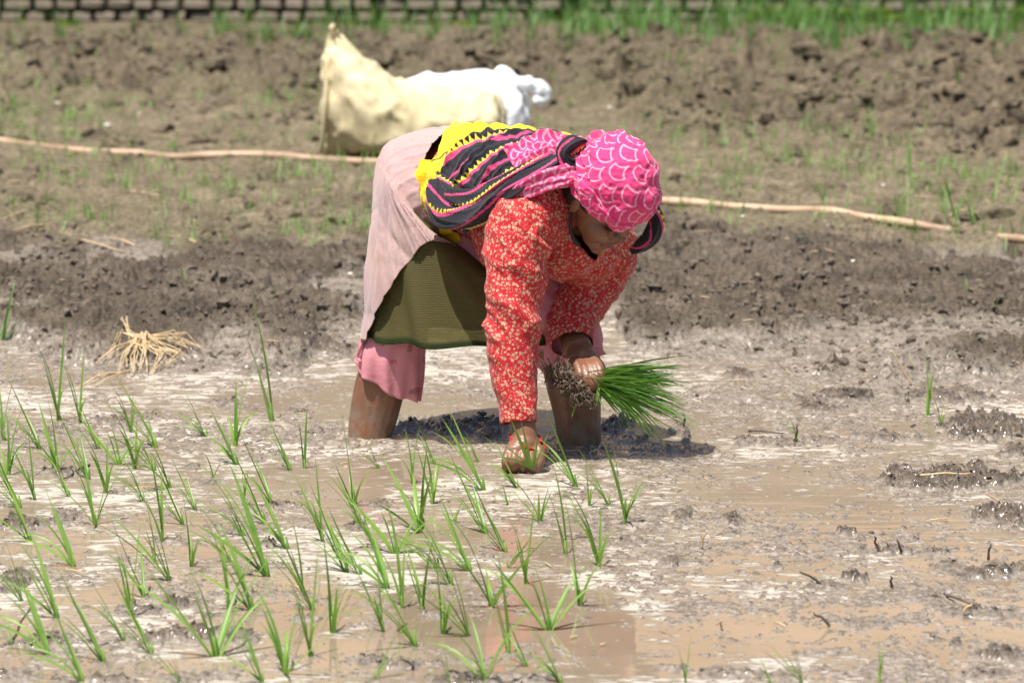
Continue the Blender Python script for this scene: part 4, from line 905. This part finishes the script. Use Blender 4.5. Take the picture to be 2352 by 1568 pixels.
thick(wpart('skirt', me, M['olive'], label='sheer olive green skirt hanging below the pink wrap'), .0006)
# ---- pink wrap over the seat
nk, nth = 190, 260
s_, th = np.meshgrid(np.linspace(0, 1, nk), np.linspace(-math.radians(176), math.radians(176), nth), indexing='ij')
ad = np.degrees(np.abs(th)); kmax = np.interp(ad, [0, 14, 26, 42, 60, 85, 110, 140, 180], [1.0, 1.0, .92, .80, .69, .585, .50, .43, .36])
kk = .02+s_*(kmax-.02)
pl = 0.004*(1-np.abs(np.sin(th*9+5*kk)))**2*sst(.0, .3, kk)+0.0035*(1-np.abs(np.sin(th*15-3*kk+1)))**3+0.004*np.sin(th*4)
v_ = skirt(kk, th, .007+pl)
me = pmesh('wrap', v_.reshape(-1, 3), gridfaces(nk, nth)); ridges(me, .0060, 10, 10, 5, 9, 3, None, 7)
thick(wpart('wrap_cloth', me, M['wrap'], label='faded dusty pink wrap tied over the seat'), .0014)
q = crom([skirt(np.array(.96), np.array(.12), .008), skirt(np.array(.985), np.array(.1), .010), skirt(np.array(1.0), np.array(.1), .014)-np.array([.004, 0, .02]), skirt(np.array(1.0), np.array(.05), .012)-np.array([.012, 0, .045]), skirt(np.array(1.0), np.array(.1), .012)-np.array([.006, 0, .055])], 5)
v_, f_ = tube(q, np.linspace(.007, .003, len(q)), 8); wpart('wrap_tie', pmesh('tie', v_, f_), M['trouser'])

# ---- blouse
sh = []
tt, pp = np.meshgrid(np.linspace(.26, 1.0, 40), np.linspace(0, 2*math.pi, 56, endpoint=False), indexing='ij')
tv = tor(tt, pp, .004).reshape(-1, 3); n_ = 40*56; tf = gridfaces(40, 56, True).tolist(); tv = np.vstack([tv, tv[:56].mean(0), tv[-56:].mean(0)])
tf += [(n_, (j+1) % 56, j) for j in range(56)]+[(n_+1, n_-56+j, n_-56+(j+1) % 56) for j in range(56)]; sh.append((tv, tf))
RS = [(1262, 455, 10.70, .100), (1222, 485, 10.64, .094), (1195, 540, 10.60, .083), (1184, 640, 10.58, .070), (1179, 740, 10.56, .066), (1180, 850, 10.54, .056), (1189, 925, 10.522, .046), (1192, 972, 10.51, .043)]
LS = [(1345, 500, 10.80, .095), (1396, 565, 10.85, .074), (1368, 640, 10.86, .068), (1322, 715, 10.82, .064), (1311, 760, 10.78, .060), (1317, 794, 10.745, .049)]
sh += [limb(RS, 8, 28), limb(LS, 8, 28)]
sh += [blob(P(1290, 545, 10.74), (.110, 0, 0), (0, .11, 0), (0, 0, .105)), blob(P(1345, 575, 10.80), (.085, 0, 0), (0, .09, 0), (0, 0, .085)), blob(P(1175, 540, 10.80), (.095, 0, 0), (0, .10, 0), (0, 0, .10)), blob(P(1300, 430, 10.74), (.07, 0, 0), (0, .10, 0), (0, 0, .09))]
sme = remesh(sh, .0050, 12, .6, 'blouse')
co = coords(sme)
cuffR = np.array(P(1192, 972, 10.51)); cuffL = np.array(P(1317, 794, 10.745)); aR = cuffR-np.array(P(1189, 925, 10.522)); aR /= np.linalg.norm(aR); aL = cuffL-np.array(P(1311, 760, 10.78)); aL /= np.linalg.norm(aL)
dR = (co-cuffR)@aR; dL = (co-cuffL)@aL
keep = ~((dR > -.001) & (np.linalg.norm(co-cuffR, axis=1) < .08)) & ~((dL > -.002) & (np.linalg.norm(co-cuffL, axis=1) < .09))
nv_ = np.array(P(1352, 560, 10.62)); eN = (co-np.array(P(1345, 470, 10.69)))
keep &= ~(np.linalg.norm(eN*np.array([1.0, .8, 1.0]), axis=1) < .068)
vneck = (np.abs((co-nv_)[:, 0]+(co-nv_)[:, 2]*.35) < .030*np.clip((co[:, 2]-P(1345, 606, 10.62).z)/.06, 0, 1)) & (co[:, 1] < 10.76) & (co[:, 2] < P(1345, 520, 10.65).z)
keep &= ~vneck
cut(sme, keep)
co = coords(sme); nn = normals(sme)
# compression folds: rings round the elbow and shoulder, long diagonals down the sleeve
cs_ = crom(np.array([list(P(a, b_, c_)) for a, b_, c_, r in RS]), 10)
arm = (co[:, 2] < P(1180, 500, 10.6).z) & (co[:, 0] < P(1262, 500, 10.6).x) & (co[:, 1] < 10.70)
p1 = np.stack([co[:, 0]*8-co[:, 2]*5, co[:, 1]*7, co[:, 2]*16+co[:, 0]*16], 1)
w1 = (1-np.abs(val3(p1, 4)))**3; w2 = (1-np.abs(val3(p1*1.9+3, 8)))**3
zel = np.exp(-((co[:, 2]-P(0, 700, 10.57).z)/.11)**2); zsh = np.exp(-((co[:, 2]-P(0, 530, 10.6).z)/.06)**2); zcu = np.exp(-((co[:, 2]-P(0, 950, 10.51).z)/.03)**2)
amp = np.where(arm, .003+.009*zel+.008*zsh+.004*zcu, .007)
co = co+nn*(amp*(w1-.3)+.55*amp*(w2-.3))[:, None]; setco(sme, co)
thick(wpart('blouse', sme, M['floral'], label='red long-sleeved blouse printed with small cream flowers'), .0015)
# hem band of the blouse and dark neck cord
q = [tor(np.array(.985), np.array(a), .006)+fdir*.012 for a in np.linspace(.2, 2*math.pi-.2, 40)]
cord = crom([list(P(1330, 440, 10.60)), list(P(1314, 480, 10.585)), list(P(1310, 525, 10.585)), list(P(1320, 552, 10.60)), list(P(1328, 560, 10.615))], 6)
v_, f_ = tube(cord, np.interp(np.arange(len(cord)), [0, 10, len(cord)-1], [.0035, .0035, .006]), 10); wpart('neck_cloth', pmesh('neck_cloth', v_, f_), M['black_cord'])

# ---- prints
PINK = np.array([.66, .038, .165]); PALE = np.array([.76, .29, .42]); BLK = np.array([.010, .010, .016]); STR = np.array([.60, .055, .17]); YEL = np.array([.82, .60, .02]); ZIG = np.array([.80, .66, .03])
def scales(a, b_, cell=.050, lw=.0036):
    """separate fan-shaped scales outlined in pale pink: a round belly with two bites at the tip; metres in, rgb out"""
    x = a/cell; y = b_/(cell*.80); j = np.floor(y); res = np.full(x.shape, 9.0)
    for dj in (-1, 0, 1):
        jj = j+dj; xo = x-0.5*(jj % 2); cx = np.floor(xo)+.5; dx = xo-cx; dy = (y-jj-.45)*.80
        belly = np.hypot(dx, dy)-.385
        bite = .40-np.hypot(np.abs(dx)-.40, dy-.42)
        res = np.minimum(res, np.abs(np.maximum(belly, bite)))
    m = 1-sst(lw/cell*.42, lw/cell*.85, res)
    return PINK*(1-m[..., None])+PALE*m[..., None]
# ---- headscarf
TC = hd(.012, .058, 0); KN = np.array(P(1338, 352, 10.64))
nu, nv2 = 420, 260
ta, tb = np.meshgrid(np.linspace(0, 2*math.pi, nu, endpoint=False), np.linspace(0, 1, nv2), indexing='xy')
# polar angle from crown; brim dips at the brow
brim = np.interp(np.cos(ta), [-1, -.4, .2, .7, 1], [2.32, 2.20, 2.05, 2.22, 2.30])
po = tb*brim
d = np.cos(po)[..., None]*Uh+np.sin(po)[..., None]*(np.cos(ta)[..., None]*Fh+np.sin(ta)[..., None]*Rh)
rad = 1/np.sqrt((d@Uh/.106)**2+(d@Fh/.112)**2+(d@Rh/.099)**2)
rad *= 1-.055*sst(1.75, 2.3, po)
kd = (KN-TC)/np.linalg.norm(KN-TC); ang = np.arccos(np.clip(d@kd, -1, 1)); e1 = np.cross(kd, Uh); e1 /= np.linalg.norm(e1); e2 = np.cross(kd, e1); az = np.arctan2(d@e1, d@e2)
wr = (1-np.abs(np.sin(az*5.5+1.5*np.sin(ang*3))))**3*np.exp(-(ang/1.0)**2); rad += .026*wr-.010*np.exp(-(ang/.42)**2)
wr2 = (1-np.abs(np.sin(az*11+2*np.sin(ang*4)+1)))**3*np.exp(-(ang/1.1)**2); rad += .012*wr2
lap = sst(-.02, .015, po-(brim-.36-.18*np.cos(ta*1.0-1.9))); rad += .0060*lap          # overlapping band above the brow
lap2 = sst(-.012, .012, po-(brim-.13)); rad += .0022*lap2
rad += .0022*val3((d*11).reshape(-1, 3), 5).reshape(rad.shape)+.009*val3((d*3.2).reshape(-1, 3), 6).reshape(rad.shape)
vs = TC+d*rad[..., None]
me = pmesh('headscarf', vs.reshape(-1, 3), gridfaces(nv2, nu, True))
qa = az*0+np.arctan2(d@e1, d@e2); 
# print laid on the cloth seen from the crown side (azimuthal map about the visible crown)
vdir = np.array([.25, -.85, .45]); vdir /= np.linalg.norm(vdir); g1 = np.cross(vdir, [0, 0, 1.0]); g1 /= np.linalg.norm(g1); g2 = np.cross(g1, vdir)
th_ = np.arccos(np.clip(d@vdir, -1, 1)); az_ = np.arctan2(d@g2, d@g1); A1 = .108*th_*np.cos(az_); A2 = .108*th_*np.sin(az_)
wob = .003*np.sin(A2*60)+.012*lap; ca, sa = math.cos(1.15), math.sin(1.15)
colattr(me, scales((A1*ca+A2*sa+wob).ravel(), (-A1*sa+A2*ca+.012*lap).ravel(), .064, .0036))
hs = wpart('headscarf', me, M['printed_cotton'], label='pink headscarf printed with pale scale outlines'); thick(hs, .003)

# ---- shawl: thrown over the back, its lower edge rolled
def inv(u, v_, off=.02, amin=.45):
    """the (tt, ph) of the trunk point seen at u, v on the near side"""
    T_, A_ = np.meshgrid(np.linspace(.1, 1, 91), np.linspace(amin, 2.8, 161), indexing='ij'); p = tor(T_, A_, off)
    w = p[..., 1]*CP-(p[..., 2]-CAM_H)*SP; uu = 1176+FPX*p[..., 0]/w; vv_ = 784-FPX*(p[..., 1]*SP+(p[..., 2]-CAM_H)*CP)/w
    i = np.argmin((uu-u)**2+(vv_-v_)**2); return T_.ravel()[i], A_.ravel()[i]
low = np.array([inv(*q) for q in [(1000, 470), (1020, 505), (1080, 505), (1130, 478), (1180, 445), (1240, 415), (1300, 400), (1340, 385)]])
low = low[np.argsort(low[:, 0])]
ns_, nw = 300, 330
s_, w_ = np.meshgrid(np.linspace(0, 1, ns_), np.linspace(0, 1, nw), indexing='ij')
t0 = .12+.19*sst(.30, .72, w_); tt = t0+(.975-t0)*s_; pmax = np.interp(tt, low[:, 0], low[:, 1])+.12; ph = -1.25+(pmax+1.25)*w_
a1 = tt*.50; a2 = ph*.148
qn = (a1*.80+a2*.60); rn = (a1*.60-a2*.80)                       # across and along the stripes
f1 = (1-np.abs(np.sin(qn*48+1.3*np.sin(rn*8))))**2.2; f2 = (1-np.abs(np.sin(qn*85+2*np.sin(rn*14+1)+1)))**2.5
off = .026+.016*f1*sst(.3, .6, w_)*sst(0, .2, s_)+.006*f2*sst(.2, .5, w_)*sst(0, .2, s_)+.006*noise2(a1*14, a2*14, 3)+.006*noise2(rn*60, qn*18, 9)
off += .020*sst(.80, 1.0, w_)*(.6+.5*np.sin(rn*40)) + .008*sst(.12, 0, s_)
vs = tor(tt, ph, off)
me = pmesh('shawl', vs.reshape(-1, 3), gridfaces(ns_, nw))
wq = qn+.0025*np.sin(rn*50)+.008*(f1-.5)*.5
def stripes(q, r_):
    q = q.copy(); c_ = np.tile(BLK, q.shape+(1,))
    per = .078; m_ = np.mod(q-.219, per)
    l1 = (m_ > .012) & (m_ < .018); c_[l1] = STR
    l2 = (m_ > .048) & (m_ < .056); c_[l2] = STR
    tri = np.abs(np.mod(r_/.0125, 1)-.5)*2; z_ = (m_ <= .048) & (m_ > .048-.0085*(1-tri)); c_[z_] = ZIG
    return c_
cols = stripes(wq-.004, rn)
ylim = .246+.36*np.maximum(0, rn-.05); yel = (wq < ylim) | (s_ < .045*sst(.35, .6, w_)*2.0); cols[yel] = YEL
pk_ = (wq > .365) & (wq < .50) & (rn > .075) & (w_ > .3); cols[pk_] = scales(qn+.01, rn, .034, .0032)[pk_]
cols[(wq > ylim) & (wq < ylim+.005)] = BLK
colattr(me, cols.reshape(-1, 3))
thick(wpart('shawl', me, M['printed_cotton'], label='black shawl with pink stripes and yellow zigzags, yellow at its far end'), .002)
# the rolled, twisted lower edge
def roll(name, pts, seed, cf, ns=72, n=26, twist=9, amp=.30, flat=.85):
    q = np.array([list(P(a, b_, c_))+[r] for a, b_, c_, r in pts]); s = crom(q, n); m_ = len(s)
    v_, f_ = tube(s[:, :3], s[:, 3], ns, caps=True, flat=flat); core_ = np.repeat(s[:, :3], ns, 0); body_ = v_[:m_*ns]
    L_ = np.concatenate([[0], np.cumsum(np.linalg.norm(np.diff(s[:, :3], axis=0), axis=1))])
    th = np.tile(np.arange(ns)*2*math.pi/ns, m_); ll = np.repeat(L_, ns); rr_ = np.repeat(s[:, 3], ns)
    fo = (1-np.abs(np.sin(th*2.0+ll*twist+seed)))**1.6+.5*(1-np.abs(np.sin(th*3.5-ll*twist*.7+seed*2)))**2
    v_[:m_*ns] = core_+(body_-core_)*(1+amp*(fo-.55))[:, None]
    me = pmesh(name, v_, f_); c_ = cf(ll, th*rr_+ll*.25); c_ = np.vstack([c_, c_[0], c_[-1]]); colattr(me, c_)
    return wpart(name, me, M['printed_cotton'])
roll('shawl_roll', [(1003, 418, 10.78, .020), (1003, 462, 10.745, .028), (1028, 497, 10.71, .030), (1080, 497, 10.67, .032), (1135, 468, 10.62, .030), (1180, 434, 10.58, .028), (1235, 402, 10.57, .024), (1290, 372, 10.58, .022), (1325, 352, 10.59, .020)], 1.0, lambda l, a: stripes(a*.8+.235, l), twist=14)
roll('shawl_fold', [(1010, 400, 10.80, .016), (1040, 445, 10.74, .024), (1090, 455, 10.68, .024), (1150, 425, 10.63, .022), (1210, 392, 10.61, .020), (1270, 360, 10.62, .016)], 2.5, lambda l, a: stripes(a+.045, l), twist=10)
roll('scarf_tail', [(1160, 450, 10.585, .012), (1200, 434, 10.56, .020), (1250, 416, 10.545, .026), (1300, 402, 10.55, .028), (1338, 390, 10.56, .022), (1352, 380, 10.57, .018)], 4.0, lambda l, a: scales(l, a, .034, .004), twist=7, amp=.5, flat=.7)
roll('knot', [(1352, 352, 10.60, .010), (1335, 335, 10.575, .020), (1312, 336, 10.56, .024), (1298, 352, 10.555, .022), (1310, 372, 10.555, .020), (1334, 372, 10.56, .016), (1345, 358, 10.58, .010)], 3.0, lambda l, a: stripes(a+.025, l), twist=22, amp=.35)
roll('scarf_band', [(1385, 322, 10.66, .012), (1352, 345, 10.60, .018), (1342, 380, 10.565, .020), (1334, 420, 10.555, .017), (1336, 455, 10.56, .012)], 5.0, lambda l, a: scales(l, a, .034, .004), twist=5, amp=.25)
roll('scarf_end', [(1500, 470, 10.66, .012), (1509, 505, 10.66, .016), (1498, 540, 10.67, .020), (1476, 562, 10.68, .018), (1452, 578, 10.70, .009)], 6.0, lambda l, a: stripes(a+.225, l), twist=6, amp=.25)
# ---- yellow lining showing left of the shawl and under its hem
s_, w_ = np.meshgrid(np.linspace(0, 1, 50), np.linspace(0, 1, 160), indexing='ij')
tt = .235+.10*s_+.02*w_; ph = 1.35+.95*w_; vs = tor(tt, ph, .026+.003*np.sin(ph*16+4*s_))
vs += -fdir*(.012*(1-s_)*np.sin(w_*math.pi))[..., None]
me = pmesh('shawl_lining', vs.reshape(-1, 3), gridfaces(50, 160)); thick(wpart('shawl_lining', me, M['yellow_cotton']), .0015)
s_, w_ = np.meshgrid(np.linspace(0, 1, 20), np.linspace(0, 1, 160), indexing='ij')
tt = .300+.050*s_; ph = 2.0+1.3*w_; vs = tor(tt, ph, .014+.012*(1-s_)+.004*np.sin(ph*25))
me = pmesh('blouse_hem_trim', vs.reshape(-1, 3), gridfaces(20, 160)); thick(wpart('waist_cloth', me, M['yellow_cotton']), .0015)

# ---- bangles on the planting wrist
for (u, v_, Y_, du, r_, tl) in ((1207, 1004, 10.502, 0, .0375, .12), (1213, 1016, 10.490, 0, .040, .30)):
    c_ = np.array(P(u, v_, Y_)); a_ = np.arange(49)*2*math.pi/48
    q = c_+np.stack([np.cos(a_)*r_, np.sin(a_)*r_*.9, -np.cos(a_)*r_*tl+np.sin(a_)*r_*.15], 1)
    v2, f2 = tube(q, .0026, 8, caps=False); wpart('bangle', pmesh('bangle', v2, f2), M['bangle_red'])

# ================================================================== SEEDLINGS IN HER HANDS
def arc_leaf(p0, p1, sag, w, rnd, n=10):
    p0 = np.array(p0); p1 = np.array(p1); c_ = (p0+p1)/2+np.array([0, 0, sag]); vs = []
    tw = rnd.uniform(-1, 1)
    for i in range(n+1):
        s = i/n; p = (1-s)**2*p0+2*s*(1-s)*c_+s*s*p1; d = 2*(1-s)*(c_-p0)+2*s*(p1-c_); d /= np.linalg.norm(d)
        a = np.cross(d, [0.1*tw, 1, .2]); a /= np.linalg.norm(a); b_ = np.cross(d, a); a = a*math.cos(tw*s+.3)+b_*math.sin(tw*s+.3); nn_ = np.cross(d, a)
        ww = w*(.45+.55*min(1, s*3))*max(.02, 1-s**2.5); vs += [p-a*ww/2+nn_*ww*.2, p, p+a*ww/2+nn_*ww*.2]
    return np.array(vs), [(i*3+k, i*3+k+1, i*3+k+4, i*3+k+3) for i in range(n) for k in (0, 1)]
bc = P(1350, 878, 10.635)
bun = empty('seedling_bundle', bc, label='dense bundle of green rice seedlings with muddy roots gripped in her raised hand', cat='seedlings')
r = random.Random(9)
def bchild(o): return child(o, bun)
for i in range(225):
    s0 = P(1340+r.uniform(-12, 15), 872+r.gauss(0, 9), 10.640+r.gauss(0, .012))
    q = r.random()
    if q < .74:
        ue = r.triangular(1430, 1625, 1560); ve = 880+(ue-1400)*r.uniform(-.30, .60)*1.0+r.gauss(0, 13); sg_ = r.uniform(0, .035)
    elif q < .93:
        ue = r.uniform(1450, 1545); ve = r.uniform(950, 1020) if ue < 1500 else r.uniform(985, 1042); sg_ = r.uniform(.03, .065)
    else:
        ue = r.uniform(1385, 1440); ve = r.uniform(905, 960); sg_ = r.uniform(.0, .03)
    Ye = 10.60+r.gauss(0, .055)
    v_, f_ = arc_leaf(s0, P(ue, ve, Ye), sg_, r.uniform(.0034, .0072), r); bchild(link('leaf', pmesh('leaf', v_, f_), M['bundle_leaf']))
v_, f_ = arc_leaf(P(1376, 885, 10.60), P(1368, 935, 10.59), .0, .009, r); bchild(link('leaf', pmesh('leaf', v_, f_), M['bundle_leaf']))
v_, f_ = arc_leaf(P(1372, 888, 10.60), P(1420, 855, 10.58), .012, .010, r); bchild(link('leaf', pmesh('leaf', v_, f_), M['bundle_leaf']))
v_, f_ = arc_leaf(P(1330, 905, 10.60), P(1313, 958, 10.59), .0, .006, r); bchild(link('leaf', pmesh('leaf', v_, f_), M['bundle_leaf']))
rb = [blob(P(1290, 868, 10.625), (.026, 0, 0), (0, .024, 0), (0, 0, .024)), blob(P(1318, 885, 10.62), (.034, 0, 0), (0, .028, 0), (0, 0, .032)), blob(P(1345, 905, 10.62), (.026, 0, 0), (0, .024, 0), (0, 0, .024)), blob(P(1280, 850, 10.63), (.016, 0, 0), (0, .018, 0), (0, 0, .012)), blob(P(1340, 880, 10.63), (.03, 0, 0), (0, .02, 0), (0, 0, .02))]
me = remesh(rb, .0028, 2, name='root_mass'); co = coords(me); nn = normals(me)
co += nn*(.010*val3(co*70, 1)+.007*val3(co*160, 2)+.003*val3(co*330, 4))[:, None]; setco(me, co); bchild(link('root_mass', me, M['roots']))
LV, LF, k = [], [], 0
ctr = np.array(P(1315, 880, 10.615))
for i in range(420):
    a_ = r.choice([(1285, 858), (1275, 848), (1300, 880), (1320, 895), (1345, 915), (1310, 865), (1330, 905)]); p = np.array(P(a_[0]+r.gauss(0, 9), a_[1]+r.gauss(0, 8), 10.605+r.gauss(0, .012)))
    q = [p]; d = (p-ctr)/np.linalg.norm(p-ctr)*.5+np.array([r.gauss(0, .5), r.gauss(0, .5)-.2, r.gauss(0, .5)-.3])
    for j in range(5):
        d = d+np.array([r.gauss(0, .6), r.gauss(0, .6), r.gauss(0, .6)-.1]); d /= np.linalg.norm(d); q.append(q[-1]+d*r.uniform(.004, .009))
    v_, f_ = tube(np.array(q), [.0010]*5+[.0005], 4, hint=(.3, .8, .5)); LV.append(v_); LF += [tuple(b_+k for b_ in f) for f in f_]; k += len(v_)
o = bchild(link('rootlets', pmesh('rootlets', np.vstack(LV), LF), M['roots'], kind='stuff'))
hs_ = empty('held_seedling', P(1218, 1074, 10.43), label='rice seedling being pushed into the mud by the planting hand', cat='seedling')
for (u, v_, sg_, w) in ((1172, 960, .0, .010), (1196, 965, .006, .007), (1150, 1020, .01, .004), (1236, 1000, .0, .009), (1262, 985, -.01, .006), (1130, 1050, .02, .005), (1205, 1010, .0, .008)):
    a_, f_ = arc_leaf(P(1222, 1078, 10.43), P(u, v_, 10.40), sg_, w, r); child(link('leaf', pmesh('leaf', a_, f_), M['rice_leaf']), hs_)
